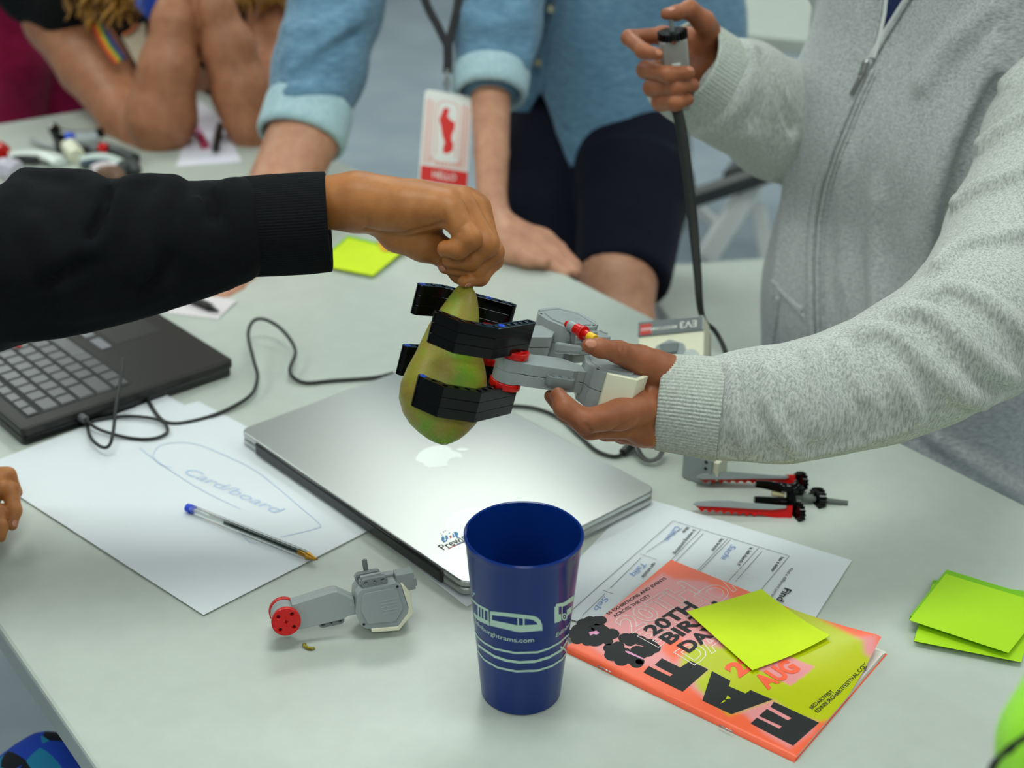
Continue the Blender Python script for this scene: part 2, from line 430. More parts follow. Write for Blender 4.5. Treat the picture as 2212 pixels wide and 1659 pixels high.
def lay_text(items, z, name, m, parent):
    """one flat lettering object per item: (text, start px, end px, cap height m, bold, outline, shear)"""
    for body, p0, p1, h, bold, outl, sh in items:
        mb = MB(); v, f = text_mesh(body, 1.0, bold, outline=outl)
        A = Pz(*p0, z); B = Pz(*p1, z); t = nrm(B - A); u = np.array([-t[1], t[0], 0]); wd_ = v[:, 0].max() - v[:, 0].min()
        x = (v[:, 0] - v[:, 0].min()) / wd_ * np.linalg.norm(B - A) + sh * v[:, 1] * h / .72; y = v[:, 1] * h / .72
        P = A + x[:, None] * t + y[:, None] * u + (v[:, 2] * h / .72 * .4)[:, None] * np.array([0, 0, 1.])
        if COVER_BVH[0] is not None and parent is bk:
            for i in range(len(P)):
                r = COVER_BVH[0].ray_cast(Vector((P[i][0], P[i][1], TT + .08)), Vector((0, 0, -1)))
                if r[0] is not None: P[i][2] = max(P[i][2], r[0].z + .00012 + (z - ZB - .00015) + v[i, 2] * h / .72 * .12)
        mb.add(P, f); mb.build(name, m, parent, None)
# sheets on the left
pa = empty('drawing_sheet', (-.3, 1.1, TT), 'white paper sheet with a faint blue outlined sketch, half under the silver laptop', 'paper')
A0 = Pz(440, 1332); A1 = Pz(45, 1077); A2 = Pz(790, 1153)
a1 = nrm(A1 - A0); a2 = nrm(A2 - A0)
sheet('page', A0, a1, .345, a2, .212, .0014, m_paper, None, curl=lambda u, v: .03 * max(0, u - .78) ** 2, parent=pa)
sheet('loose_sheet', Pz(428, 868), Pz(600, 958) - Pz(428, 868), .2, Pz(250, 920) - Pz(428, 868), .17, .0006, m_paper, 'white sheet corner sticking out from under the sketch, beside the black cable', curl=None)
zz = .0021
stroke([[(302, 968), (345, 1000), (430, 1055), (520, 1100)], [(330, 985), (350, 960), (420, 958), (500, 990), (560, 1022), (640, 1088), (690, 1132), (680, 1142), (606, 1160)],
        [(330, 985), (345, 1003), (372, 1010)], [(520, 1152), (538, 1170), (555, 1174)]], .0009, zz, 'pen_line', m_faint, pa, 6)
lay_text([('Card/board', (392, 1020), (592, 1108), .012, 0.0, 0, .35)], zz, 'handwriting', m_faint, pa)
# sheet under laptop and cup
sheet('loose_sheet', Pz(1008, 1312), Pz(892, 1222) - Pz(1008, 1312), .26, Pz(1165, 1222) - Pz(1008, 1312), .20, .0004, m_paper, 'white sheet trapped under the near corner of the silver laptop behind the cup')
# worksheet on the right
ws = empty('worksheet', (.2, 1.0, TT), 'printed questionnaire sheet with ruled lines and blue handwriting beside the silver laptop', 'paper')
w0 = Pz(1840, 1213); wv = nrm(Pz(1415, 1085) - w0); wu = np.array([wv[1], -wv[0], 0]) * -1
wu = wu if wu @ (Pz(1760, 1335) - w0) > 0 else -wu
sheet('page', w0, wu, .20, wv, .205, .0010, m_paper, None, curl=lambda u, v: .0005 * math.sin(u * 7 + v * 3), parent=ws)
zw = .0021; g1 = Zm(1180, 1080, 2.765)
def tx(body, x, y, ln, h, bold=0.0, sh=0):    # start in crop coordinates, length in metres along the sheet
    p0 = g1(x, y); A = Pz(*p0, zw); B = A + wu * ln; c = B - CO; d = c @ CW; return (body, p0, (W / 2 + F * (c @ CR) / d, H / 2 - F * (c @ CU) / d), h, bold, 0, sh)
lay_text([tx('Find someone who', 1425, 523, .095, .0066, .02), tx('Find a different person for each', 1458, 405, .072, .0030), tx('has a sister', 1402, 338, .026, .0034, .015), tx('is left-handed', 1218, 282, .031, .0034, .015),
          tx('has braces', 1043, 228, .022, .0034, .015), tx('is wearing something', 878, 175, .044, .0034, .015), tx('blue', 838, 160, .010, .0034, .015), tx('can whistle', 640, 372, .025, .0034, .015)], zw, 'printed_text', m_ink, ws)
lay_text([tx('Callum', 775, 152, .026, .0056, 0, .3), tx('Sachi', 1105, 265, .024, .0056, 0, .3), tx('Taliq', 572, 368, .022, .0056, 0, .3), tx('Seb', 345, 575, .02, .0056, 0, .3)], zw, 'handwriting', m_blue, ws)
stroke([[g1(*p) for p in l] for l in ([(1452, 335), (1280, 540)], [(1288, 308), (1130, 487)], [(1270, 285), (1080, 495)], [(1100, 238), (915, 425)], [(1085, 230), (900, 425)], [(938, 200), (770, 370)], [(922, 180), (740, 365)],
        [(815, 165), (597, 312)], [(757, 125), (150, 660)], [(565, 345), (382, 527)], [(350, 560), (215, 690)], [(757, 125), (1452, 335)], [(560, 322), (660, 355)], [(340, 540), (400, 560)])], .0004, zw, 'ruled_line', m_ink, ws)
# ---------------------------------------------------------------- sticky notes
m_stk = vary(mat('yellow sticky paper', S(203, 228, 4), .7), (30, 30, 30), [S(200, 226, 2), S(206, 230, 8)]); m_lime = mat('lime sticky paper', S(166, 214, 2), .7); m_lime_side = mat('lime pad edge', S(118, 186, 6), .75); m_orn = mat('orange sticky paper', S(235, 160, 20), .7)
def quad_sheet(name, px, z, lift, m, label, cat, n=14, th=.0003, parent=None, group=None, flatpx=False):
    C = [Pz(x, y, z) for x, y in px]; mb = MB()
    def fn(k):
        def g(u, v):
            p = (C[0] * (1 - u) + C[1] * u) * (1 - v) + (C[3] * (1 - u) + C[2] * u) * v; return (p[0], p[1], p[2] + lift(u, v) + k)
        return g
    mb.grid(fn(th), n, n); mb.grid(fn(0), n, n)
    nn = n * n; rim = [i for i in range(n)] + [j * n + n - 1 for j in range(1, n)] + [(n - 1) * n + i for i in range(n - 2, -1, -1)] + [j * n for j in range(n - 2, 0, -1)]
    for i in range(len(rim)): mb.f.append([rim[i], rim[(i + 1) % len(rim)], nn + rim[(i + 1) % len(rim)], nn + rim[i]]); mb.m.append(0)
    o = mb.build(name, m, parent, 40)
    if label: tag(o, label, cat, group)
    return o
quad_sheet('sticky_note', [(1483, 1325), (1645, 1274), (1791, 1387), (1625, 1449)], .0065, lambda u, v: .0060 * (u * v) ** 3 + .0012 * (1 - u) * (1 - v) + .0015 * (u - .5) ** 2, m_stk, 'single yellow-green sticky note lying on the orange booklet', 'sticky note')
def pad(px, z, h, label, m_top, lift):
    e = empty('sticky_pad', Pz(*px[0], z), label, 'sticky pad')
    C = [Pz(x, y, z) for x, y in px]; n = 12
    def fn(k):
        def g(u, v):
            p = (C[0] * (1 - u) + C[1] * u) * (1 - v) + (C[3] * (1 - u) + C[2] * u) * v; return (p[0], p[1], p[2] + k + (lift(u, v) if k > h * .9 else 0))
        return g
    mb = MB(); mb.grid(fn(h * .93), n, n); mb.grid(fn(0), n, n); nn = n * n
    rim = [i for i in range(n)] + [j * n + n - 1 for j in range(1, n)] + [(n - 1) * n + i for i in range(n - 2, -1, -1)] + [j * n for j in range(n - 2, 0, -1)]
    for i in range(len(rim)): mb.f.append([rim[i], rim[(i + 1) % len(rim)], nn + rim[(i + 1) % len(rim)], nn + rim[i]]); mb.m.append(0)
    mb.build('note_block', m_lime_side, e, None)
    quad_sheet('top_note', px, z + h * .93 + .0002, lift, m_top, None, None, parent=e)
pad([(1974, 1385), (2014, 1262), (2245, 1290), (2206, 1431)], 0.0005, .0048, 'lower lime sticky-note pad of the stack at the right edge', m_lime, lambda u, v: 0)
pad([(1964, 1340), (2043, 1240), (2262, 1308), (2178, 1411)], .0060, .0050, 'upper lime sticky-note pad lying askew on the other pad', m_lime, lambda u, v: .0016 * max(0, v - .5) * u)
pad([(683, 572), (752, 514), (870, 546), (806, 596)], .0005, .004, 'yellow-green sticky pad behind the hand at the far side of the table', m_stk, lambda u, v: .002 * u * v)
quad_sheet('sticky_note', [(815, 522), (868, 523), (880, 545), (826, 543)], .0065, lambda u, v: .001, m_orn, 'small orange sticky note lying on the far yellow-green pad', 'sticky note')
# ================================================================ BOOKLET
bk = empty('booklet', Pz(1718, 1648), 'orange, pink and lime festival booklet with bold black lettering, stapled at the spine', 'booklet')
B0 = Pz(1716, 1648, 0.0); B1 = Pz(1226, 1412, 0.0); B2 = Pz(1953, 1432, 0.0)
bs = nrm(B1 - B0); bt = np.array([bs[1], -bs[0], 0]); LS, LT = .200, .156; ZB = .0046
m_page = mat('cream pages', S(222, 222, 214), .8); m_cover = mat('printed cover', S(250, 105, 70), .38)
b = MB(); n = 9
for k in range(n):                                              # leaves fanned slightly at the open edge
    zk = .0004 + k * .00045; w_ = LT - .0016 * abs(k - 3)
    P = [B0 + bs * .001 + bt * .006, B0 + bs * (LS - .001) + bt * .006, B0 + bs * (LS - .001) + bt * w_, B0 + bs * .001 + bt * w_]
    b.add([p + np.array([0, 0, zk]) for p in P] + [p + np.array([0, 0, zk + .0003]) for p in P], [(0, 1, 2, 3), (7, 6, 5, 4), (0, 4, 5, 1), (1, 5, 6, 2), (2, 6, 7, 3), (3, 7, 4, 0)])
b.build('page', m_page, bk, None)
b = MB(); pc = [B0 + bt * .002, B0 + bs * LS + bt * .002, B0 + bs * LS + bt * LT, B0 + bt * LT]
b.add([p + np.array([0, 0, .00005]) for p in pc] + [p + np.array([0, 0, .0004]) for p in pc], [(0, 1, 2, 3), (7, 6, 5, 4), (0, 4, 5, 1), (1, 5, 6, 2), (2, 6, 7, 3), (3, 7, 4, 0)])
b.build('back_cover', mat('orange back cover', S(250, 104, 66), .4), bk, None)
nu, nv = 150, 120
def sstep(a, b_, x): t = np.clip((x - a) / (b_ - a), 0, 1); return t * t * (3 - 2 * t)
def cover_pos(u, v):                                            # u along the spine from the near end, v away from the spine
    su, sv = u * LS, v * LT
    cr = max(0.0, 1 - math.hypot((su - .004) / .085, (sv - LT) / .075)); lift = .011 * cr ** 1.5
    e1 = max(0.0, (sv - LT * .75) / (LT * .25)) * .0016 * (1 - u)
    z = ZB + lift + e1
    if v < .03: z = ZB - .0042 * (1 - math.sqrt(max(0, 1 - ((.03 - v) / .03) ** 2)))
    p = B0 + bs * (su + .006 * cr ** 1.3) + bt * (sv - .0035 * cr ** 1.1)
    return (p[0], p[1], p[2] + z)
def cover_px(p):
    c = np.asarray(p) - CO; d = c @ CW; return (W / 2 + F * (c @ CR) / d, H / 2 - F * (c @ CU) / d)
b = MB(); b.grid(lambda i, j: cover_pos(i, j), nu, nv); b.grid(lambda i, j: tuple(np.array(cover_pos(i, j)) - np.array([0, 0, .00025])), nu, nv)
cov = b.build('front_cover', m_cover, bk, 'all')
# printed colour fields of the cover, in cover coordinates (s along spine 0..1, t across 0..1)
H4 = [(1716, 1648), (1226, 1412), (1443, 1210), (1953, 1432)]
def st_of(px, py):
    p = Pz(px, py, ZB) - B0; return float(p @ bs) / LS, float(p @ bt) / LT
def poly_sd(pts):                                               # signed distance (neg inside) in units of m
    A = np.array([[st_of(*g1(x, y))[0] * LS, st_of(*g1(x, y))[1] * LT] for x, y in pts])
    def f(X):
        d = np.full(len(X), 9.); ins = np.zeros(len(X), bool)
        for i in range(len(A)):
            a, c = A[i], A[(i + 1) % len(A)]; e = c - a; w_ = X - a; t = np.clip((w_ @ e) / (e @ e), 0, 1)
            d = np.minimum(d, np.linalg.norm(w_ - t[:, None] * e, axis=1))
            cond = (a[1] > X[:, 1]) != (c[1] > X[:, 1]); xi = a[0] + (X[:, 1] - a[1]) / (c[1] - a[1] + 1e-12) * (c[0] - a[0]); ins ^= cond & (X[:, 0] < xi)
        return np.where(ins, -d, d)
    return f
pink = poly_sd([(690, 428), (770, 465), (850, 470), (960, 482), (1040, 540), (1150, 600), (1250, 560), (1500, 700), (1830, 862), (2030, 885), (2010, 985), (1960, 1040), (1950, 1100), (1630, 1330), (1600, 1400), (1455, 1497), (1290, 1400), (1180, 1290), (1020, 1240), (930, 1190), (850, 1120), (700, 1030), (560, 990), (400, 985), (260, 880), (150, 820), (140, 790), (215, 700), (330, 690), (500, 560)])
lime = poly_sd([(800, 940), (880, 850), (1050, 880), (1200, 760), (1500, 620), (1700, 760), (1830, 840), (1930, 900), (1935, 960), (2000, 1010), (1960, 1110), (1800, 1230), (1700, 1320), (1630, 1330), (1480, 1290), (1350, 1200), (1180, 1260), (1090, 1290), (900, 1130), (880, 1080), (950, 1010), (790, 1000)])
pinkbox = poly_sd([(1240, 1000), (1440, 930), (1610, 1000), (1460, 1110)])
orange = poly_sd([(700, 860), (800, 830), (850, 900), (760, 960), (700, 900)])
uu, vv = np.meshgrid(np.linspace(0, 1, nu), np.linspace(0, 1, nv)); X = np.stack([uu.ravel() * LS, vv.ravel() * LT], 1)
c_or = np.array(S(250, 104, 66)[:3]); c_pk = np.array(S(232, 148, 150)[:3]); c_lm = np.array(S(186, 196, 0)[:3])
col = np.tile(c_or, (len(X), 1))
mpk = (1 - sstep(-.006, .002, pink(X)))[:, None]; col = col * (1 - mpk) + c_pk * mpk
mo = (1 - sstep(-.004, .006, orange(X)))[:, None]; col = col * (1 - mo) + c_or * mo
ml = (1 - sstep(-.005, .003, lime(X)))[:, None]; col = col * (1 - ml) + c_lm * ml
mp_ = (1 - sstep(-.0005, .0005, pinkbox(X)))[:, None]; col = col * (1 - mp_) + c_pk * mp_
at_ = cov.data.color_attributes.new('print', 'FLOAT_COLOR', 'POINT')
full = np.ones((len(cov.data.vertices), 4), np.float32); full[:len(X), :3] = col; full[len(X):, :3] = c_or
at_.data.foreach_set('color', full.ravel())
nt, bs_ = nodes(m_cover); an = N(nt, 'ShaderNodeVertexColor', layer_name='print'); nt.links.new(an.outputs[0], bs_.inputs['Base Color'])
zc = ZB + .00015
COVER_BVH[0] = bvh(cov)
E_ = [(1360, 1205), (1630, 1330), (1475, 1468), (1220, 1335), (1258, 1300), (1392, 1366), (1407, 1352), (1270, 1290), (1318, 1247), (1442, 1316), (1466, 1303), (1338, 1236)]
A_ = [(990, 1022), (1100, 1080), (1090, 1112), (1190, 1155), (1220, 1135), (1352, 1192), (1105, 1280), (932, 1198)]
F_ = [(690, 945), (800, 1000), (862, 960), (968, 1012), (815, 1145), (580, 1030), (612, 992), (738, 1053), (756, 1041), (648, 985)]
def discs(cs, n=14): return [[(x + r * 1.5 * math.cos(2 * PI * i / n) * 1.15, y + r * 1.45 * .8 * math.sin(2 * PI * i / n)) for i in range(n)] for x, y, r in cs]
cl1 = discs([(300, 722, 24), (325, 718, 22), (262, 722, 24), (225, 738, 26), (200, 775, 30), (165, 800, 26), (185, 835, 22), (235, 800, 40), (245, 850, 18), (290, 835, 34), (335, 780, 26), (350, 820, 30), (390, 800, 28), (370, 845, 18), (310, 760, 26)])
cl2 = discs([(475, 825, 26), (520, 818, 22), (560, 838, 24), (585, 850, 20), (500, 850, 20), (380, 885, 24), (430, 870, 22), (400, 925, 32), (460, 915, 30), (450, 960, 26), (510, 950, 26), (540, 975, 24), (560, 925, 24), (600, 905, 28), (640, 885, 26), (620, 860, 26), (545, 900, 26), (400, 900, 26), (560, 965, 16)])
plate([[g1(*p) for p in pl] for pl in (E_, A_, F_)] + [[g1(*p) for p in pl] for pl in cl1 + cl2], zc, 'headline_letters', m_ink, bk)
m_pk = mat('pink print', S(226, 150, 190), .5); m_lmp = mat('lime print', S(190, 200, 0), .5); m_wht = mat('white print', S(238, 228, 226), .6); m_orp = mat('orange print', S(250, 98, 62), .5)
plate([[g1(*p) for p in pl] for pl in ([(255, 790), (300, 780), (318, 795), (300, 805), (280, 800), (262, 812)], [(470, 900), (490, 902), (580, 945), (575, 952), (480, 912)])], zc + .0001, 'letter_counter', m_pk, bk)
plate([[g1(*p) for p in pl] for pl in ([(1083, 1166), (1103, 1185), (1070, 1192)], [(1062, 1195), (1075, 1200), (1040, 1216)])], zc + .0001, 'letter_counter', m_lmp, bk)
lay_text([('55 EXHIBITIONS AND EVENTS', g1(372, 688), g1(722, 470), .0034, .022, 0, 0), ('ACROSS THE CITY', g1(410, 702), g1(628, 572), .0034, .022, 0, 0),
                    ('#EDARTFEST', g1(1585, 1252), g1(1722, 1145), .0034, .022, 0, 0), ('EDINBURGHARTFESTIVAL.COM', g1(1622, 1272), g1(1918, 1012), .0034, .022, 0, 0)], zc, 'printed_text', m_ink, bk)
lay_text([('20TH', g1(510, 795), g1(918, 545), .021, .02, .012, 0), ('BIRTHDAY', g1(665, 880), g1(1280, 430), .021, .02, .010, 0), ('DAY', g1(880, 985), g1(1190, 780), .021, .02, .012, 0)], zc + .0001, 'outlined_letters', m_wht, bk)
lay_text([('20TH', g1(640, 812), g1(908, 640), .0125, .035, 0, 0), ('BIRTH', g1(738, 862), g1(1075, 640), .0125, .035, 0, 0), ('DAY', g1(850, 912), g1(1060, 770), .0125, .035, 0, 0)], zc + .0003, 'printed_text', m_ink, bk)
lay_text([('AUG', g1(1318, 1130), g1(1520, 1008), .0155, .05, 0, 0), ('29', g1(1150, 1060), g1(1290, 960), .0155, .05, 0, 0)], zc + .0002, 'orange_letters', m_orp, bk)
m_steel = mat('bright steel', S(200, 200, 200), .25, 1.0)
for q0, q1 in ((g1(1032, 1345), g1(1115, 1385)), (g1(305, 990), g1(385, 1028))):
    b = MB(); b.tube([Pz(*q0, .0038), Pz(*((q0[0] + q1[0]) / 2, (q0[1] + q1[1]) / 2), .0042), Pz(*q1, .0038)], .0005, 6); b.build('staple', m_steel, bk, 'all')
# ================================================================ plastic and metal
m_alu = mat('anodised aluminium', S(194, 197, 194), .32, .95); m_aluside = mat('aluminium side', S(190, 192, 190), .35, .9)
m_blackpl = mat('black plastic', S(24, 25, 26), .28); m_blackmat = vary(mat('black soft plastic', S(26, 22, 21), .38), (300, 300, 300), [S(24, 20, 19), S(30, 26, 24)])
m_beam = mat('glossy black beam', S(6, 6, 7), .12, spec=.3); m_grey = mat('light grey plastic', S(150, 158, 158), .34); m_grey2 = mat('clear grey plastic', S(120, 128, 128), .12)
m_red = mat('red plastic', S(200, 12, 8), .25); m_darkred = mat('dark red hole', S(90, 6, 6), .5); m_cream = mat('cream white plastic', S(228, 226, 200), .35)
m_bpin = mat('blue pin', S(20, 80, 220), .3); m_yel = mat('yellow plastic', S(240, 190, 20), .4); m_hole = mat('dark hole', S(20, 22, 22), .6)
m_lgrey = mat('pale grey key', S(150, 150, 148), .5); m_cable = mat('black cable', S(26, 30, 28), .45)
def holed(outer, holes, h, bev=0.0):
    cu = bpy.data.curves.new('profile', 'CURVE'); cu.dimensions = '2D'; cu.fill_mode = 'BOTH'; cu.extrude = h / 2 - bev; cu.bevel_depth = bev; cu.bevel_resolution = 1 if bev else 0
    for pl in [outer] + holes:
        sp = cu.splines.new('POLY'); sp.points.add(len(pl) - 1)
        for i, (x, y) in enumerate(pl): sp.points[i].co = (x, y, 0, 1)
        sp.use_cyclic_u = True
    ob = bpy.data.objects.new('profile', cu); COL.objects.link(ob); dg = bpy.context.evaluated_depsgraph_get()
    me = bpy.data.meshes.new_from_object(ob.evaluated_get(dg)); bpy.data.objects.remove(ob); bpy.data.curves.remove(cu)
    v = [tuple(x.co) for x in me.vertices]; f = [list(p.vertices) for p in me.polygons]; bpy.data.meshes.remove(me); return v, f
def circ(x, y, r, n=14, a0=0): return [(x + r * math.cos(a0 + 2 * PI * i / n), y + r * math.sin(a0 + 2 * PI * i / n)) for i in range(n)]
def plus(x, y, a, w_): return [(x + p, y + q) for p, q in ((w_, a), (w_, w_), (a, w_), (a, -w_), (w_, -w_), (w_, -a), (-w_, -a), (-w_, -w_), (-a, -w_), (-a, w_), (-w_, w_), (-w_, a))]
# ================================================================ SILVER LAPTOP
lap = empty('silver_laptop', (-.0356, .9467, TT), 'closed silver aluminium laptop with a white fruit emblem, below the pear', 'laptop')
LX = np.array([math.cos(.7364), math.sin(.7364), 0]); LY = np.array([-LX[1], LX[0], 0]); ML = frame((-.0356, .9467, TT), LX, LY, (0, 0, 1)); LD, LW = .2297, .3458
def rrect(x0, y0, x1, y1, r, n=6):
    out = []
    for cx, cy, a in ((x1 - r, y1 - r, 0), (x0 + r, y1 - r, 90), (x0 + r, y0 + r, 180), (x1 - r, y0 + r, 270)):
        for i in range(n + 1): t = math.radians(a + 90 * i / n); out.append((cx + r * math.cos(t), cy + r * math.sin(t)))
    return out
b = MB(); b.xf = ML; b.prism(rrect(0, 0, LD, LW, .010), .0032, .0102); b.build('base', m_aluside, lap, 30, bevel=.0016)
b = MB(); b.xf = ML; b.prism(rrect(0, 0, LD, LW, .010), .0112, .0170); b.build('lid', m_alu, lap, 30, bevel=.0012)
b = MB(); b.xf = ML; b.prism(rrect(.0015, .003, LD - .0015, LW - .003, .009), .0100, .0114); b.build('gasket', m_blackpl, lap, 30)
b = MB(); b.xf = ML; b.box((.0015, LW * .5, .0092), (.0075, LW * .83, .0124)); b.build('hinge', m_blackpl, lap, 30, bevel=.002)
for sx in (.03, LD - .03):
    for sy in (.03, LW - .03):
        b = MB(); b.xf = ML; b.cyl((sx, sy, 0), (sx, sy, .0034), .008, n=16); b.build('foot', m_blackpl, lap, 30)
for k, xx in enumerate((.030, .052, .066, .084)):
    b = MB(); b.xf = ML; b.box((xx, .0003, .0066), ((.012, .006, .012, .010)[k], .0012, .0032)); b.build('port', m_hole, lap, None)
# emblem: fruit silhouette (bite on its right) with a leaf
def emblem():
    L = spline([(0, .78), (.22, .88), (.50, .86), (.72, .70)], 5) + spline([(.72, .70), (.52, .52), (.46, .25), (.56, -.02), (.78, -.20)], 5) + \
        spline([(.78, -.20), (.62, -.58), (.38, -.90), (.16, -.92), (0, -.86), (-.18, -.93), (-.42, -.88), (-.66, -.52), (-.80, -.05), (-.76, .42), (-.55, .78), (-.25, .88), (0, .78)], 5)
    leaf = spline([(0.02, .96), (.06, 1.22), (.28, 1.42), (.40, 1.46)], 4) + spline([(.40, 1.46), (.36, 1.2), (.2, 1.0), (0.02, .96)], 4)
    return L, leaf
m_emb = mat('white emblem plastic', S(232, 238, 234), .2)
b = MB(); b.xf = ML
for pl in emblem(): b.prism([(LD * .5 + p[1] * .022, LW * .512 - p[0] * .0245) for p in pl], .0168, .01715)
b.build('emblem', m_emb, lap, None)
# round sticker
st = MB(); st.xf = ML; sc_ = (.066, .062); st.prism(circ(*sc_, .0285, 40), .0169, .01706); m_stkr = mat('clear round sticker', S(203, 207, 203), .36, .8); stick = st.build('sticker', m_stkr, lap, None)
def lap_local(px, py): v = ML.inverted() @ Vector(Pz(px, py, .0171)); return v.x, v.y
def lap_shapes(polys, name, m, z=.01712):
    b = MB(); b.xf = ML
    for i, pl in enumerate(polys): b.add([(*lap_local(*p), z + i * .000004) for p in pl], [list(range(len(pl)))])
    return b.build(name, m, stick, None)
v, f = text_mesh('Prewired', 1, .012); A = lap_local(957, 1189); b = MB(); b.xf = ML; k = .0098
b.add([(A[0] + x * k * 1.05, A[1] + y * k * 1.25, .01712) for x, y, z_ in v], f); b.build('sticker_text', m_ink, stick, None)
m_sb = mat('sticker blue', S(70, 140, 190), .5); m_sr = mat('sticker red', S(200, 40, 50), .5); m_sn = mat('sticker navy', S(40, 60, 130), .5)
g3 = Zm(940, 1060, 3.2527); gl = Zm(500, 800, 2.212)
lap_shapes([[g3(*p) for p in pl] for pl in ([(88, 412), (92, 404), (150, 378), (150, 386)],)], 'sticker_print', m_sr)
lap_shapes([[g3(*p) for p in pl] for pl in ([(150, 386), (150, 378), (260, 326), (262, 336)],)], 'sticker_print', m_sn)
lap_shapes([[g3(*p) for p in pl] for pl in ([(45, 325), (58, 318), (68, 335), (62, 352), (80, 345), (88, 352), (60, 366), (42, 345)], [(130, 290), (150, 288), (165, 300), (158, 322), (170, 330), (155, 336), (140, 318)], [(70, 315), (85, 312), (92, 335), (82, 350), (72, 335)], [(118, 300), (130, 302), (138, 325), (128, 332)])], 'sticker_print', m_sb)
lap_shapes([[g3(*p) for p in pl] for pl in ([(92, 318), (103, 320), (110, 310), (112, 322), (122, 326), (112, 330), (108, 340), (104, 328)],)], 'sticker_print', m_sr)
lap_shapes([[g3(*p) for p in pl] for pl in ([(28, 300), (40, 297), (40, 304)], [(52, 290), (62, 284), (62, 296)], [(66, 280), (76, 278), (72, 288)], [(42, 312), (50, 306), (50, 318)], [(95, 300), (103, 292), (107, 300)])], 'sticker_print', m_ink)
# ================================================================ BLACK LAPTOP (keyboard side up)
tk = empty('black_laptop', Pz(45, 932, .02), 'open black laptop with a red pointing nub, under the black sleeve', 'laptop')
K0 = Pz(47, 930, .019); KX = nrm((Pz(497, 780, .019) - K0) * [1, 1, 0]); KY = np.array([-KX[1], KX[0], 0]); MK = frame((K0[0], K0[1], TT), KX, KY, (0, 0, 1)); KD, KW = .240, .335
b = MB(); b.xf = MK; b.prism(rrect(0, 0, KD, KW, .006), .0105, .0190); b.build('keyboard_base', m_blackmat, tk, 30, bevel=.001)
b = MB(); b.xf = MK; b.prism(rrect(0, .001, KD - .002, KW - .001, .006), .0015, .0098); b.build('screen_lid', m_blackpl, tk, 30, bevel=.001)
b = MB(); b.xf = MK; b.box((.121, .168, .01915), (.236, .331, .0004)); b.build('deck', m_blackmat, tk, None)
b = MB(); b.xf = MK; b.box((.073, .166, .0193), (.118, .292, .0004)); b.build('key_well', m_hole, tk, None)
mkey = mat('keycap', S(92, 92, 94), .28); keyme = {}  # cap colour lightened, reflections on the keys put into the base grey
def key(x, y, w_, h_):
    kk = (round(w_, 4), round(h_, 4))
    if kk not in keyme:
        q = MB(); a, c = w_ / 2, h_ / 2; q.add([(-a, -c, 0), (a, -c, 0), (a, c, 0), (-a, c, 0), (-a * .9, -c * .9, .0016), (a * .9, -c * .9, .0016), (a * .9, c * .9, .0016), (-a * .9, c * .9, .0016)], [(4, 5, 6, 7), (0, 1, 5, 4), (1, 2, 6, 5), (2, 3, 7, 6), (3, 0, 4, 7)])
        keyme[kk] = q.mesh('key'); keyme[kk].materials.append(mkey)
    o = bpy.data.objects.new('key', keyme[kk]); COL.objects.link(o); o.parent = tk; o.matrix_parent_inverse = tk.matrix_basis.inverted(); o.matrix_basis = MK @ Matrix.Translation((x, y, .0196))
tk_m = Matrix.Translation(tk.location)
for row in range(6):                                             # row 0 at the far-from-palm side (function keys)
    x = .022 + row * .0195; y = .022; first = (.016, .024, .017, .030, .038, .026)[row]; hh = .011 if row == 0 else .0165
    ws_ = [first] + [.0165] * 13; lim = .312
    if row == 5: ws_ = [.0165, .0165, .0165, .0165, .0165, .09, .0165, .0165, .0165]
    for w_ in ws_:
        if y + w_ > lim: break
        key(x, y + w_ / 2, hh, w_); y += w_ + .003
b = MB(); b.xf = MK; b.lathe([(0, .0235), (.0028, .0232), (.0038, .0222), (.0036, .0195)], (.078, .178, 0), 14); b.build('pointing_nub', m_red, tk, 'all')
for yy, ww in ((.128, .03), (.166, .03), (.204, .03)):
    b = MB(); b.xf = MK; b.box((.150, yy, .0198), (.012, ww, .0016)); b.build('click_button', mat('satin grey', S(120, 120, 126), .3), tk, None, bevel=.0005)
b = MB(); b.xf = MK; b.box((.190, .166, .0194), (.055, .10, .0005)); b.build('trackpad', mat('trackpad', S(46, 44, 44), .35), tk, None)
for k, (xx, ww) in enumerate(((.03, .014), (.062, .012), (.105, .014), (.14, .008), (.18, .012))):
    b = MB(); b.xf = MK; b.box((xx, .0003, .0140), (ww, .0012, .0045)); b.build('port', m_hole, tk, None)
# ================================================================ CUP
CX, CY, RT, RB, HC = .0098, .836, .0421, .0302, .1412
m_cup = mat('blue plastic', S(8, 44, 120), .2, spec=.35); cup = empty('cup', (CX, CY, TT), 'tall blue plastic cup printed with a pale green tram and tracks', 'cup')
b = MB(); b.lathe([(.001, .004), (RB - .004, .0035), (RB - .0025, .0), (RB, .0008), (RB + (RT - RB) * .5, HC * .5), (RT - .0006, HC - .008), (RT - .0002, HC - .006), (RT + .0008, HC - .003), (RT + .0009, HC - .001), (RT, HC), (RT - .0012, HC - .0006), (RT - .0022, HC - .006), (RB + (RT - RB) * .5 - .0018, HC * .5), (RB - .0016, .0062), (.001, .006)], (CX, CY, TT + .0003), 72)
b.build('cup_wall', m_cup, cup, 40)
m_pale = mat('pale green print', S(186, 216, 200), .45)
def rcup(z): return RB + (RT - RB) * z / HC
def cupf(P):
    z = np.clip(P[:, 2] - TT, 0, HC); return (np.hypot(P[:, 0] - CX, P[:, 1] - CY) - rcup(z)) * .98
def cup_pts(pts, lift=.00025):
    ds = trace(cupf, pts, .85, 1.3); out = []
    for p, d in zip(pts, ds):
        q = CO + ray(*p) * d; r = np.array([q[0] - CX, q[1] - CY, 0]); z = q[2] - TT; out.append(np.array([CX, CY, q[2]]) + r / np.linalg.norm(r) * (rcup(z) + lift))
    return out
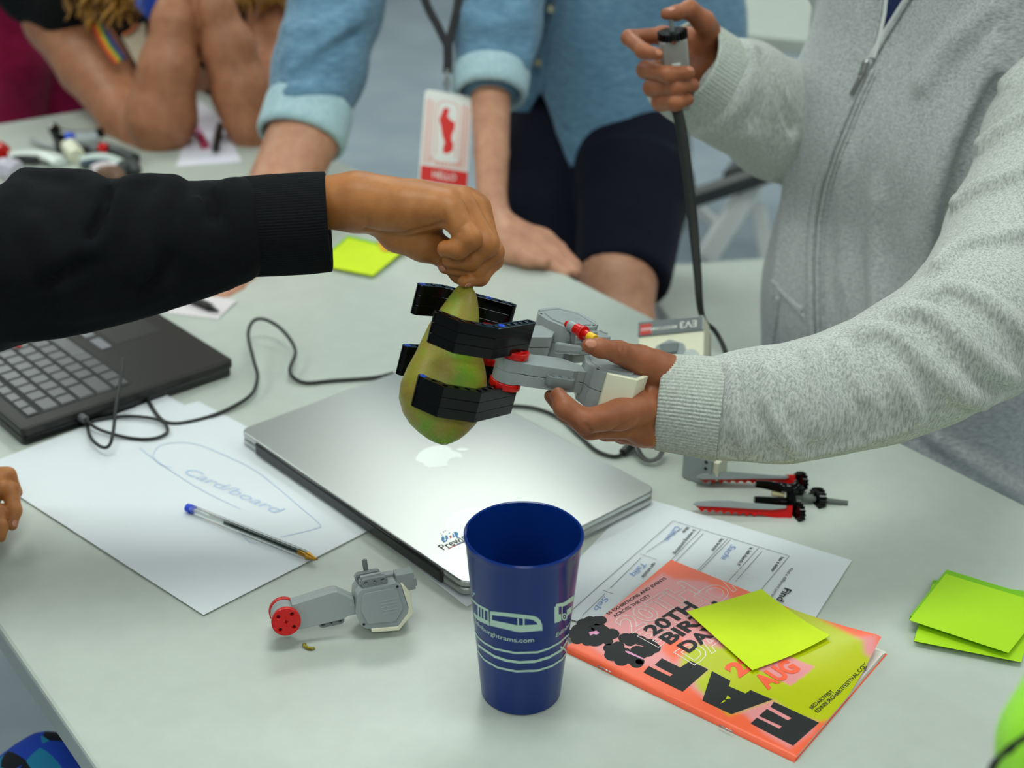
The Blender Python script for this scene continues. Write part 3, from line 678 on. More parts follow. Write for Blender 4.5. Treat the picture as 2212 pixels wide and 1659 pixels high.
def resample(pl, n):
    A = np.array(pl, float); s = np.r_[0, np.cumsum(np.linalg.norm(np.diff(A, axis=0), axis=1))]; t = np.linspace(0, s[-1], n)
    return [(float(np.interp(k, s, A[:, 0])), float(np.interp(k, s, A[:, 1]))) for k in t]
cb = MB()
def cstrip(top, bot, n=14, lift=.00025):
    a = cup_pts([g3(*p) for p in resample(top, n)], lift); c = cup_pts([g3(*p) for p in resample(bot, n)], lift); L = []
    for p, q in zip(a, c): L += [p, q]
    cb.add(L, [(2 * i, 2 * i + 1, 2 * i + 3, 2 * i + 2) for i in range(n - 1)])
cstrip([(388, 846), (640, 872), (700, 880), (735, 900), (750, 938)], [(396, 872), (630, 898), (680, 903), (708, 920), (725, 945)])
cstrip([(388, 905), (580, 946), (752, 938)], [(388, 948), (590, 995), (752, 982)], 16); cstrip([(386, 848), (400, 850)], [(386, 945), (400, 948)], 4)
cstrip([(578, 895), (588, 897)], [(580, 990), (590, 992)], 3); cstrip([(616, 896), (628, 897)], [(618, 990), (630, 992)], 3)
cstrip([(247, 742), (300, 795), (375, 835)], [(250, 762), (300, 812), (375, 852)]); cstrip([(258, 838), (300, 880), (380, 920)], [(262, 868), (305, 912), (382, 948)], 8)
for xx, yt, yb in ((298, 800, 900), (318, 812, 910), (340, 825, 930), (368, 835, 945)): cstrip([(xx, yt), (xx + 9, yt + 4)], [(xx + 2, yb), (xx + 11, yb + 4)], 3)
cstrip([(262, 738), (278, 716)], [(264, 743), (281, 720)], 3); cstrip([(264, 716), (280, 730)], [(266, 712), (282, 726)], 3)
cstrip([(848, 796), (905, 785), (985, 725)], [(846, 816), (905, 812), (982, 765)]); cstrip([(838, 815), (868, 812)], [(838, 930), (866, 922)], 4)
cstrip([(866, 868), (884, 866)], [(862, 922), (886, 912)], 3); cstrip([(888, 812), (894, 812)], [(888, 870), (894, 868)], 3); cstrip([(924, 838), (960, 810)], [(924, 885), (958, 850)], 5)
ring = [(908 + 20 * math.cos(t), 886 + 26 * math.sin(t)) for t in np.linspace(0, 2 * PI, 20)]; ring2 = [(908 + 12 * math.cos(t), 886 + 16 * math.sin(t)) for t in np.linspace(0, 2 * PI, 20)]
cstrip(ring, ring2, 20); cstrip([(908 + 5 * math.cos(t), 886 + 7 * math.sin(t)) for t in np.linspace(0, 2 * PI, 10)], [(908, 886)] * 10, 10)
def ctrack(pl, w_): cstrip([(x, y - w_) for x, y in pl], [(x, y + w_) for x, y in pl], 40)
ctrack([(278, 985), (300, 1028), (345, 1068), (420, 1110), (560, 1140), (715, 1135), (790, 1112), (870, 1070), (938, 1010)], 7)
ctrack([(302, 1082), (345, 1118), (420, 1165), (500, 1192), (590, 1206), (700, 1200), (800, 1170), (890, 1118), (928, 1050)], 9)
ctrack([(300, 1125), (345, 1188), (440, 1242), (570, 1270), (720, 1263), (820, 1232), (890, 1185), (922, 1140)], 7); ctrack([(880, 1098), (905, 1110), (928, 1135)], 7)
cb.build('tram_print', m_pale, cup, None)
def cup_text(body, s, e, h, name):
    a, c = cup_pts([g3(*s), g3(*e)]); th0 = math.atan2(a[0] - CX, CY - a[1]); th1 = math.atan2(c[0] - CX, CY - c[1]); z = (a[2] + c[2]) / 2 - TT
    v, f = text_mesh(body, 1, .006); wd_ = v[:, 0].max(); bm = MB(); P = []
    for x, y, _z in v:
        zz = z + y * h / .72; t = th0 + (th1 - th0) * x / wd_; r = rcup(zz) + .00028; P.append((CX + r * math.sin(t), CY - r * math.cos(t), TT + zz))
    bm.add(P, f); bm.build(name, m_pale, cup, None)
cup_text('Edinburghtrams.com', (283, 928), (695, 1052), .0042, 'printed_text'); cup_text('Edinburgh', (848, 996), (968, 935), .0042, 'printed_text')
# ================================================================ PEN
pen = empty('ballpoint_pen', Pz(545, 1150), 'clear ballpoint pen with blue end plug and brass tip on the sketch sheet', 'pen')
zp = .0062; pA, pB = Pz(404, 1096, zp), Pz(686, 1209, zp - .001); pd = nrm(pB - pA); PLn = np.linalg.norm(pB - pA)
def pp(t): return pA + pd * PLn * t
m_clear = mat('clear plastic', (.96, .98, .97, 1), .04, trans=1.0); m_clear.node_tree.nodes['Principled BSDF'].inputs['IOR'].default_value = 1.18
b = MB(); b.cyl(pp(.02), pp(.90), .0041, .0041, 6); b.cyl(pp(.90), pp(.955), .0041, .0024, 6, caps=False); b.build('barrel', m_clear, pen, None)
b = MB(); b.cyl(pp(.05), pp(.33), .0013, n=8); b.build('refill', mat('clear refill', S(190, 200, 198), .3), pen, 'all'); b = MB(); b.cyl(pp(.30), pp(.86), .0015, n=8); b.build('ink_refill', mat('dark ink', S(20, 45, 35), .3), pen, 35)
b = MB(); b.cyl(pp(0), pp(.035), .0040, .0043, 12); b.cyl(pp(.035), pp(.06), .0032, n=12); b.build('end_plug', mat('blue plug', S(20, 70, 215), .3), pen, 35, bevel=.0006)
m_brass = mat('brass', S(190, 140, 50), .3, .8); b = MB(); b.cyl(pp(.86), pp(.925), .0018, n=12); b.cyl(pp(.925), pp(.99), .0036, .0011, 14); b.cyl(pp(.99), pp(1.0), .0006, n=8); b.build('tip', m_brass, pen, 35)
b = MB(); up3 = np.array([0, 0, 1.]); sd = nrm(np.cross(up3, pd))
for k in range(9):
    q = pp(.20 + k * .0135) + nrm(up3 * .8 - sd * .5) * .00385; b.box(q, (.0009, .0012, .0003), R=Matrix(((pd[0], sd[0], 0), (pd[1], sd[1], 0), (pd[2], sd[2], 1))).normalized() if False else None)
b.build('barrel_print', m_hole, pen, None)
# ================================================================ LARGE MOTOR (mm, hub axis = y, length = x)
def motor(root, Mx, cap_m=None):
    def mb():
        q = MB(); q.xf = Mx; return q
    b = mb(); b.prism([(2, -11), (8, 12.4), (46, 16.6), (50, 16), (61, 8), (64, 6), (64, -9), (57, -9), (52, -11), (14, -12.5)], -9.5, -.25, 'y'); b.prism([(2, -11), (8, 12.4), (46, 16.6), (50, 16), (61, 8), (64, 6), (64, -9), (57, -9), (52, -11), (14, -12.5)], .25, 9.5, 'y'); b.prism([(3, -10), (9, 11.6), (60, 6), (60, -9)], -.4, .4, 'y')
    b.build('neck', m_grey, root, None, bevel=.0005)
    M0 = Mx; Mx = Mx @ Matrix.Translation((1, 0, -2.5))
    b = mb(); body = [(62, -2), (66, 14), (70, 18), (103, 18), (107, 15), (111, -8), (109, -14), (99, -24), (70, -20), (65, -15)]
    b.prism(body, -16.2, -.25, 'y'); b.prism(body, .25, 16.2, 'y'); b.prism([(63, -2), (68, 16.5), (104, 16.5), (109, -10), (97, -22), (70, -18)], -.4, .4, 'y')
    pan = [(67, -1), (70, 12), (73, 14.5), (100, 14.5), (103, 12), (106, -7), (97.5, -18), (72, -15.5)]
    b.prism(pan, -17.5, -15.5, 'y'); b.prism(pan, 15.5, 17.5, 'y')
    for sy in (-1, 1):
        for k in range(5): b.box((93, sy * 17.5, 4 - k * 3.2), (18 - k * 1.2, .5, .7))
    b.build('casing', m_grey, root, None, bevel=.0006)
    for sy in (-1, 1):
        for x, z in ((103.6, 14.6), (68, -15.0)):
            b = mb(); b.cyl((x, sy * 15.6, z), (x, sy * 16.45, z), 1.3, n=12); b.build('screw_hole', m_hole, root, 35)
    b = mb(); cap = [(74, -24), (99, -28), (114.5, -14), (115, 6), (109.5, 15), (107.4, 15), (111.2, -8), (109, -13.8), (99, -23.8), (74, -20.5)]
    b.prism(cap, -17, 17, 'y'); b.build('end_cap', cap_m or m_cream, root, None, bevel=.0006)
    b = mb(); b.box((113, 0, 14), (17, 17, 17)); b.box((121.5, 0, 13), (3, 20, 8)); b.build('cable_socket', m_grey, root, None, bevel=.0006)
    def tri(x, y, z, parent_name, mtl):                          # three-hole mounting block standing along z
        out = rrect(x - 12, z - 4, x + 12, z + 4, 3.9, 5); v, f = holed(out, [circ(x - 8, z, 2.5), plus(x, z, 2.3, .95), circ(x + 8, z, 2.5)], 7.4, .3)
        q = mb(); q.add([(p[0], y + p[2], p[1]) for p in v], f); return q.build(parent_name, mtl, root, 40)
    tri(84, -8.5, 21.5, 'mounting_block', m_grey2); tri(80, 3.5, 23.5, 'mounting_block', m_grey2)
    b = mb(); b.box((82, 3, 21), (23, 17, 6)); b.box((84, -8, 19.5), (23, 6, 5)); b.box((82, -3, 25.6), (20, 3.4, 3)); b.box((98, 8, 19), (12, 10, 4)); b.build('mount_base', m_grey, root, None, bevel=.0008)
    b = mb(); b.prism(plus(80, 11, 2.3, .95), 14, 37); b.build('axle', m_grey2, root, None)
    Mx = M0; tri(41, 0, -13.5, 'mounting_block', m_grey2)
    b = mb(); b.cyl((0, -10, 0), (0, -.25, 0), 12.2, n=40); b.cyl((0, .25, 0), (0, 10, 0), 12.2, n=40); b.cyl((0, -1, 0), (0, 1, 0), 11.8, n=30); b.build('hub_ring', m_grey, root, 40)
    for sy in (-1, 1):
        hs = [circ(8 * math.cos(a), 8 * math.sin(a), 2.35, 14) for a in (PI / 4 + .5, 3 * PI / 4 + .5, 5 * PI / 4 + .5, 7 * PI / 4 + .5)]
        hs = [circ(6.2 * sx_, 6.2 * sz_, 2.35, 14) for sx_, sz_ in ((1, 1), (-1, 1), (-1, -1), (1, -1))] + [plus(0, 0, 2.4, .95)] + [circ(4.6 * math.cos(a), 4.6 * math.sin(a), .8, 8) for a in (0, PI / 2, PI, 3 * PI / 2)]
        rim_ = [(12.6 * math.cos(t), 12.6 * math.sin(t)) if abs(math.sin(2 * t)) > .25 or True else 0 for t in np.linspace(0, 2 * PI, 48, endpoint=False)]
        v, f = holed(rim_, hs, 5.6, .7); q = mb(); q.add([(p[0], sy * 13.2 + p[2], p[1]) for p in v], f); h = q.build('hub', m_red, root, 40)
        q = mb(); q.cyl((0, sy * 11.2, 0), (0, sy * 12, 0), 11.8, n=30); q.build('hub_back', m_darkred, root, 35)
mo = empty('large_motor', Pz(760, 1345), 'loose grey robot motor with a red hub lying in front of the silver laptop', 'motor')
_X, _Y, _Z = np.array([.965, .263, .003]), np.array([-.253, .932, -.26]), np.array([-.072, .250, .966]); _s = .001 * .858; _o = np.array([-.1758, .8964, TT + .0268])
_pv = _o + (_X * 98 - _Z * 30) * _s; _a = .06; _X2 = _X * math.cos(_a) + _Z * math.sin(_a); _Z2 = _Z * math.cos(_a) - _X * math.sin(_a); _o = _pv - (_X2 * 98 - _Z2 * 30) * _s
motor(mo, frame(_o, _X2, _Y, _Z2, _s))
# ================================================================ PEAR
pear = empty('pear', Q(985, 620, 1.04), 'green and olive conference pear hanging by its stem inside the black gripper', 'pear')
DP = 1.045; z1 = Zm(800, 560, 3.16)
prof = [(172, 622, 645, 668), (180, 606, 645, 686), (195, 588, 642, 696), (222, 566, 640, 713), (255, 541, 634, 728), (300, 508, 622, 735), (350, 472, 606, 741), (450, 400, 575, 744), (550, 352, 550, 747), (650, 305, 535, 762), (750, 250, 520, 786), (850, 207, 505, 797), (950, 194, 495, 793), (1050, 222, 490, 762), (1120, 268, 494, 722), (1180, 330, 497, 665), (1225, 392, 498, 612), (1250, 440, 500, 560), (1262, 475, 502, 528)]
b = MB(); n = 48; rows = []
pr = np.array([(y, (l + r) / 2, (r - l) / 2) for y, l, m_, r in prof]); yy = np.linspace(pr[0, 0], pr[-1, 0], 70)
for y in yy:
    cx = np.interp(y, pr[:, 0], pr[:, 1]); rr = np.interp(y, pr[:, 0], pr[:, 2]); px, py = z1(cx, y); c = Q(px, py, DP); R = pxm(rr / 3.16, DP)
    rows += [tuple(c + CR * R * math.cos(a) + (-CW * .97 + CU * .24) * R * .96 * math.sin(a)) for a in np.linspace(0, 2 * PI, n, endpoint=False)]
b.add(rows, [(i * n + j, i * n + (j + 1) % n, (i + 1) * n + (j + 1) % n, (i + 1) * n + j) for i in range(len(yy) - 1) for j in range(n)] + [list(range(n)), list(range(69 * n, 70 * n))[::-1]])
m_pear = mat('pear skin', S(150, 160, 40), .42, spec=.4)
nt, bs_ = nodes(m_pear); L = nt.links; tc = N(nt, 'ShaderNodeTexCoord')
nz = N(nt, 'ShaderNodeTexNoise'); nz.inputs['Scale'].default_value = 38; nz.inputs['Detail'].default_value = 6; nz.inputs['Roughness'].default_value = .65; L.new(tc.outputs['Object'], nz.inputs['Vector'])
nz2 = N(nt, 'ShaderNodeTexNoise'); nz2.inputs['Scale'].default_value = 700; nz2.inputs['Detail'].default_value = 4; L.new(tc.outputs['Object'], nz2.inputs['Vector'])
r1 = N(nt, 'ShaderNodeValToRGB'); e = r1.color_ramp.elements; e[0].position = .38; e[0].color = S(146, 126, 48); e[1].position = .64; e[1].color = S(112, 150, 22); q = e.new(.5); q.color = S(142, 138, 40); L.new(nz.outputs['Fac'], r1.inputs['Fac'])
r2 = N(nt, 'ShaderNodeValToRGB'); e = r2.color_ramp.elements; e[0].position = .52; e[0].color = (0, 0, 0, 1); e[1].position = .66; e[1].color = (1, 1, 1, 1); L.new(nz2.outputs['Fac'], r2.inputs['Fac'])
sep = N(nt, 'ShaderNodeSeparateXYZ'); L.new(tc.outputs['Object'], sep.inputs[0]); mr = N(nt, 'ShaderNodeMapRange'); mr.inputs['From Min'].default_value = TT + .155; mr.inputs['From Max'].default_value = TT + .20; mr.inputs['To Min'].default_value = .8; mr.inputs['To Max'].default_value = .18; L.new(sep.outputs['Z'], mr.inputs['Value'])
mul = N(nt, 'ShaderNodeMath', operation='MULTIPLY'); L.new(r2.outputs[0], mul.inputs[0]); L.new(mr.outputs[0], mul.inputs[1])
mx = N(nt, 'ShaderNodeMix', data_type='RGBA'); L.new(mul.outputs[0], mx.inputs['Factor']); L.new(r1.outputs[0], mx.inputs['A']); mx.inputs['B'].default_value = S(168, 172, 96); L.new(mx.outputs['Result'], bs_.inputs['Base Color'])
bp = N(nt, 'ShaderNodeBump'); bp.inputs['Strength'].default_value = .12; bp.inputs['Distance'].default_value = .0006; L.new(nz2.outputs['Fac'], bp.inputs['Height']); L.new(bp.outputs[0], bs_.inputs['Normal'])
b.build('fruit', m_pear, pear, 'all')
b = MB(); b.tube(spline([Q(1009, 626, DP), Q(1013, 614, DP), Q(1018, 603, DP + .002), Q(1023, 592, DP + .003)], 4), [.0045, .0042, .004, .0037, .0033, .003, .0029, .0028, .0028, .003, .0032, .0034, .0034][:13], 8); b.build('stem', mat('brown stem', S(96, 92, 40), .7), pear, 'all')
# ================================================================ GRIPPER
z1px = z1(975, 741); DG = 1.045; OG = Q(*z1px, DG)
gn = .951 * (.263 * CR + .965 * CU) - .309 * CW; gn = nrm(gn); ge = nrm(.965 * CR - .263 * CU); gg = np.cross(ge, gn)
grip = empty('robotic_gripper', OG, 'hand-held robot gripper with four black beam claws and two grey motors around the pear', 'robot gripper')
MG = frame(OG, ge * .001, gg * .001, gn * .001)
def offset_poly(P, w_):
    P = [np.array(p, float) for p in P]; n_ = len(P); Ls, Rs = [], []
    for i in range(n_):
        d0 = nrm(P[i] - P[i - 1]) if i else nrm(P[1] - P[0]); d1 = nrm(P[i + 1] - P[i]) if i < n_ - 1 else d0
        m_ = nrm(np.array([-d0[1] - d1[1], d0[0] + d1[0]])); s = w_ / max(.5, float(m_ @ np.array([-d1[1], d1[0]])))
        if 0 < i < n_ - 1: Ls.append(P[i] + m_ * s); Rs.append(P[i] - m_ * s)
    def capend(c, d): a0 = math.atan2(d[1], d[0]); return [c + w_ * np.array([math.cos(a0 + t), math.sin(a0 + t)]) for t in np.linspace(-PI / 2, PI / 2, 9)]
    return [tuple(p) for p in (capend(P[-1], nrm(P[-1] - P[-2])) + Ls[::-1] + capend(P[0], nrm(P[0] - P[1])) + Rs)]
def claw(P, top, pins, skip=()):
    P = [np.array(p, float) for p in P]; holes = []; hp = []
    for i in range(len(P) - 1):
        L_ = np.linalg.norm(P[i + 1] - P[i]); k_ = max(1, int(round(L_ / 8.0)))
        for k in range(k_): hp.append(P[i] + (P[i + 1] - P[i]) * k / k_)
    hp.append(P[-1])
    holes = [circ(p[0], p[1], 2.45, 10) for p in hp]
    v, f = holed(offset_poly(P, 3.75), holes, 7.80, .22); proto = None
    for k in range(3):
        if proto is None:
            q = MB(); q.xf = MG; q.add([(p[0], p[1], p[2]) for p in v], f); me = q.mesh('beam'); me.materials.append(m_beam); proto = me
        o = bpy.data.objects.new('beam', proto); COL.objects.link(o); o.parent = grip; o.matrix_parent_inverse = grip.matrix_basis.inverted()
        o.matrix_basis = Matrix.Translation(Vector(gn * .001 * (top - 4 - 8 * k)))
    for i in pins:
        p = hp[i]; vv, ff = holed(circ(p[0], p[1], 2.35, 16), [plus(p[0], p[1], 1.5, .6)], 8, .2); q = MB(); q.xf = MG
        q.add([(a, c_, d + top - 3.6) for a, c_, d in vv], ff); q.build('pin', m_bpin, grip, 35)
    q = MB(); q.xf = MG
    for p in hp: q.cyl((p[0], p[1], top - 23), (p[0], p[1], top - 6.5), 2.4, n=8)
    o = q.build('hole_core', m_hole, grip, None)
P3 = np.array([3.5, -5.]); P2 = P3 + (-23.3, 39); P1 = P2 + (-24, 8.5); Pe = P1 + (-17.6, -8)
claw([Pe, P1, P2, P3], 37, (6,)); claw([Pe, P1, P2, P3], -13, (0,))
R3 = np.array([-14, -39.]); R1 = R3 + (-53.5, 1.4); Re = R1 + (-15.4, 11.7); Rm = R3 * .5 + R1 * .5
claw([Re, R1, Rm, R3], 37, (0, 6)); claw([Re, R1, Rm, R3], -13, (0,))
ph = math.radians(20)
mX = ge * math.cos(ph) - gg * math.sin(ph); mY = -gn; mZ = np.cross(mX, mY)
g1m = empty('motor', OG, None); g1m.parent = grip; g1m.matrix_parent_inverse = grip.matrix_basis.inverted(); g1m.name = 'near_motor'
g1m.name = 'drive_motor'
o1 = OG + (ge * -3 + gg * 2 + gn * 0) * .001
motor(g1m, frame(o1, mX * .93, mY * .97, mZ, .001 * .97))
g2m = empty('drive_motor', OG, None); g2m.parent = grip; g2m.matrix_parent_inverse = grip.matrix_basis.inverted()
ph2 = math.radians(50); m2X = ge * math.cos(ph2) - gg * math.sin(ph2); m2Y = gn; m2Z = np.cross(m2X, m2Y)
o2 = OG + (ge * -20 - gg * 40 + gn * 3) * .001
motor(g2m, frame(o2, m2X, m2Y, m2Z, .001 * .97), m_grey)
# axle across the far motor: red pin, grey joint, red bush, yellow tip
def gz(x, y, d): return Q(*z1(x, y), d)
ax0, ax1 = gz(1340, 440, 1.075), gz(1535, 548, 1.05)
def axp(t): return ax0 + (ax1 - ax0) * t
for nm, t0, t1, r, m_ in (('pin', 0, .17, .0028, m_red), ('connector', .12, .36, .0042, m_grey), ('bush', .33, .52, .0046, m_red), ('bush', .54, .62, .0056, m_red), ('axle', .6, .8, .0036, m_red), ('bush', .78, 1.0, .0036, m_yel)):
    b = MB(); b.cyl(axp(t0), axp(t1), r, n=16); b.build(nm, m_, grip, 35, bevel=.0005)
b = MB(); b.tube([gz(1352, 465, 1.075), gz(1352, 590, 1.08)], .0022, 8); b.tube([gz(1385, 480, 1.073), gz(1385, 590, 1.08)], .0022, 8); b.build('post', m_grey, grip, 'all')
b = MB(); q = [gz(1262, 562, 1.07), gz(1445, 590, 1.06), gz(1445, 650, 1.062), gz(1255, 640, 1.072)]; bk_ = CW * .012
b.add([*q, *[p + bk_ for p in q]], [(0, 1, 2, 3), (7, 6, 5, 4), (0, 4, 5, 1), (1, 5, 6, 2), (2, 6, 7, 3), (3, 7, 4, 0)]); b.build('mounting_block', m_grey, grip, None, bevel=.002)
# ================================================================ CABLES
def cpts(L): return [Pz(x, y, z) for x, y, z in L]
def cable(name, pts, r, label, m=m_cable, n=8, parent=None, **k):
    b = MB(); b.tube(spline(pts, 8), r, n, **k); o = b.build(name, m, parent, 'all')
    if label: tag(o, label, 'cable')
    return o
cable('long_cable', cpts([(850, 806, .003), (805, 816, .0025), (720, 822, .0025), (655, 826, .003), (626, 802, .008), (638, 758, .014), (612, 715, .020), (575, 691, .024), (548, 693, .026), (536, 722, .024), (547, 775, .018), (556, 815, .012), (540, 855, .006), (480, 890, .003), (420, 909, .0025), (372, 915, .0025), (344, 902, .003), (320, 865, .006), (306, 838, .012)]), .0021, 'long black cable winding across the white table between the two laptops')
uc = empty('usb_cable', Pz(170, 893), 'thin black looped cable plugged into the side of the black laptop', 'cable')
cable('wire', cpts([(183, 905, .012), (215, 928, .008), (280, 946, .004), (332, 947, .004), (362, 932, .005), (345, 908, .006), (280, 899, .006), (222, 905, .005), (192, 916, .005), (196, 945, .008), (218, 965, .010), (236, 962, .014), (245, 930, .024), (250, 880, .036), (261, 820, .046), (266, 775, .05)]), .0017, None, parent=uc)
b = MB(); qd = nrm(Pz(186, 908, .012) - Pz(150, 884, .013)); b.cyl(Pz(150, 884, .013), Pz(166, 895, .0125), .0035, n=10); b.cyl(Pz(166, 895, .0125), Pz(186, 908, .0115), .0052, .004, 10); b.build('usb_plug', mat('grey rubber', S(90, 92, 96), .5), uc, 35, bevel=.0008)
rc = empty('power_cable', Pz(1250, 940), 'thin black cable curving over the table behind the silver laptop, right of the gripper', 'cable')
cable('wire', cpts([(1085, 878, .003), (1120, 877, .003), (1165, 884, .003), (1210, 904, .003), (1250, 940, .003), (1290, 974, .003), (1330, 986, .003), (1352, 974, .004)]), .0019, None, parent=rc)
b = MB(); b.cyl(Pz(1345, 978, .005), Pz(1372, 955, .008), .0042, .0052, 10); b.build('cable_plug', m_cable, rc, 35)
b = MB(); b.tube(spline(cpts([(1366, 940, .02), (1376, 970, .010), (1390, 990, .006), (1408, 995, .006), (1426, 984, .010), (1440, 950, .02)]), 8), .0034, 8, flat=.4, upv=(0, 0, 1)); tag(b.build('flat_cable', mat('dark grey cable', S(54, 56, 56), .4), None, 'all'), 'short flat dark grey cable loop hanging below the hand holding the gripper', 'cable')
b = MB(); sp = spline([Q(1462, 236, 1.405), Q(1474, 290, 1.41), Q(1486, 380, 1.42), (Q(1497, 480, 1.43)), Q(1506, 580, 1.435), Q(1512, 660, 1.44), Q(1522, 694, 1.46), Q(1542, 712, 1.465), Q(1560, 742, 1.46), Q(1572, 780, 1.44), Q(1574, 840, 1.38)], 6)
rs = [pxm(r, 1.42) for r in np.interp(np.linspace(0, 1, len(sp)), [0, .3, .55, .62, 1], [12.5, 11.5, 7, 5.5, 6.5])]
b.tube(sp, rs, 10, flat=.45, upv=CW); tag(b.build('controller_cable', m_cable, None, 'all'), 'flat black cable running down from the hand-held grey controller', 'cable')
# ================================================================ CONTROL BRICK
def cv(x, y, z): return nrm(CR * x - CU * y + CW * z)
eb = cv(.36, .40, .84); el = cv(-.876, .138, .46); el = nrm(el - eb * (el @ eb)); ed = np.cross(eb, el); ed = ed if ed[2] < 0 else -ed
BL, BD, BB = .068, .108, .040; rc0 = ray(1521, 681)
offs = [el * BL * i + ed * BD * j + eb * BB * k for i in (0, 1) for j in (0, 1) for k in (0, 1)]
dB = (TT - .001 - CO[2] - min(o_[2] for o_ in offs)) / rc0[2]; BC = CO + rc0 * dB
MBk = frame(BC, el, ed, eb)
br = empty('control_brick', BC, 'white and grey robot control brick leaning behind the grey sleeve', 'control brick')
b = MB(); b.xf = MBk; b.box((BL / 2, BD / 2, BB * .3), (BL, BD, BB * .6)); b.build('shell', m_cream, br, None, bevel=.002)
b = MB(); b.xf = MBk; b.box((BL / 2, BD / 2, BB * .8), (BL - .004, BD - .004, BB * .4)); b.build('back_shell', mat('beige plastic', S(190, 186, 160), .5), br, None, bevel=.002)
b = MB(); b.xf = MBk; b.box((BL / 2, .009, -.0004), (BL, .0165, .003)); b.build('name_strip', m_grey2, br, None, bevel=.0008)
b = MB(); b.xf = MBk; b.box((BL - .0085, .010, -.0022), (.012, .012, .0008)); b.build('red_logo', mat('red logo', S(190, 60, 50), .4), br, None)
def btext(body, x, y, w_, h_, m, name):
    v, f = text_mesh(body, 1, .01); k = w_ / v[:, 0].max(); b = MB(); b.xf = MBk; b.add([(x + p[0] * k, y + p[1] * h_ / .72, -.0027) for p in v], f); return b.build(name, m, br, None)
m_offw = mat('off white print', S(225, 228, 222), .5)
btext('EV3', .006, .006, .018, .0075, m_offw, 'printed_text'); btext('MINDSTORMS', .027, .009, .028, .0035, m_offw, 'printed_text'); btext('LEGO', BL - .0135, .0085, .010, .0035, m_offw, 'logo_text')
b = MB(); b.xf = MBk; b.prism([(.012, .052), (.020, .030), (.034, .024), (.048, .030), (.056, .052), (.050, .070), (.034, .078), (.018, .070)], -.004, .001); b.build('button_pad', m_grey, br, None, bevel=.0015)
for nm, poly in (('button', [(.026, .044), (.042, .044), (.042, .058), (.026, .058)]), ('button', [(.014, .046), (.023, .044), (.023, .058), (.016, .060)]), ('button', [(.045, .044), (.054, .046), (.052, .060), (.045, .058)]), ('button', [(.024, .030), (.044, .030), (.042, .041), (.026, .041)])):
    b = MB(); b.xf = MBk; b.prism(poly, -.0065, -.003); b.build(nm, m_grey2, br, None, bevel=.0008)
b = MB(); b.xf = MBk; b.prism(circ(.012, .046, .008, 20), -.005, .001); b.build('round_key', mat('pale grey plastic', S(190, 200, 196), .3), br, None, bevel=.001)
b = MB(); b.xf = MBk; b.box((-.0003, .05, BB * .5), (.001, .012, .008)); b.box((-.0003, .07, BB * .5), (.001, .012, .008)); b.build('port_mark', mat('orange mark', S(215, 150, 90), .5), br, None)
# ================================================================ SENSOR BLOCK
sx0 = Pz(1505, 1044); SX = nrm(np.array([.82, -.57, 0])); SY = np.array([.57, .82, 0]); sb = empty('sensor_block', sx0, 'small grey robot sensor block standing beside the red toothed tongs', 'sensor')
MS_ = frame(sx0, SX, SY, (0, 0, 1))
b = MB(); b.xf = MS_; b.prism([(-.017, .002), (-.012, 0), (.010, 0), (.014, .004), (.014, .030), (-.017, .030)], 0, .026, 'y'); b.build('casing', m_grey, sb, None, bevel=.0015)
b = MB(); b.xf = MS_; b.box((.0165, .013, .017), (.006, .020, .020)); b.build('end_cap', m_cream, sb, None, bevel=.001)
for zz_ in (.019, .026):
    b = MB(); b.xf = MS_; b.cyl((.008, -.0003, zz_), (.008, .001, zz_), .0018, n=10); b.build('pin_hole', m_hole, sb, None)
b = MB(); b.xf = MS_; b.box((-.004, .012, .0312), (.016, .012, .003)); b.build('cable_socket', m_grey, sb, None, bevel=.0008)
# ================================================================ RED TOOTHED TONGS
z4 = Zm(1340, 640, 3.191); tg = empty('toothed_tongs', Pz(1700, 1090), 'toy tongs with two grey blades and red serrated edges, black gear wheels and axle', 'tongs')
def slabpx(poly, d, t, name, m, parent, bevel=None, zm=None):
    P = [Q(*(zm(*p) if zm else p), d) for p in poly]; n_ = len(P); b = MB()
    b.add(P + [p + CW * t for p in P], [list(range(n_)), list(range(n_, 2 * n_))[::-1]] + [(i, n_ + i, n_ + (i + 1) % n_, (i + 1) % n_) for i in range(n_)]); return b.build(name, m, parent, None, bevel=bevel)
def teeth(x0, y0, x1, y1, n_, dpt): return [p for i in range(n_) for p in ((x0 + (x1 - x0) * (i + .15) / n_, y0 + (y1 - y0) * i / n_), (x0 + (x1 - x0) * (i + .5) / n_, y0 + (y1 - y0) * (i + .5) / n_ + dpt), (x0 + (x1 - x0) * (i + .85) / n_, y0 + (y1 - y0) * (i + 1) / n_))]
d1 = dep(Pz(*z4(850, 1290), .006)); d2 = dep(Pz(*z4(850, 1490), .004))
slabpx([(525, 1250), (560, 1228), (640, 1212), (760, 1208), (900, 1220), (1050, 1232), (1150, 1236), (1165, 1247), (1140, 1260), (900, 1260), (700, 1264), (560, 1264)], d1 - .002, .007, 'blade', m_grey, tg, .0006, z4)
slabpx([(545, 1262), (900, 1258), (1070, 1258), (1110, 1246), (1150, 1232), (1205, 1230), (1210, 1285), (1180, 1300), (1110, 1290), (1060, 1276)] + teeth(1050, 1276, 560, 1272, 9, 16), d1, .006, 'serrated_edge', m_red, tg, None, z4)
slabpx([(498, 1436), (530, 1418), (640, 1409), (760, 1410), (900, 1425), (1100, 1444), (1150, 1447), (1140, 1464), (1050, 1472), (900, 1467), (700, 1454), (540, 1447)], d2 - .002, .007, 'blade', m_grey, tg, .0006, z4)
slabpx([(520, 1444), (700, 1452), (900, 1465), (1060, 1470), (1130, 1452), (1188, 1444), (1182, 1530), (1120, 1533), (1040, 1522), (960, 1506)] + teeth(950, 1504, 535, 1466, 8, 18), d2, .006, 'serrated_edge', m_red, tg, None, z4)
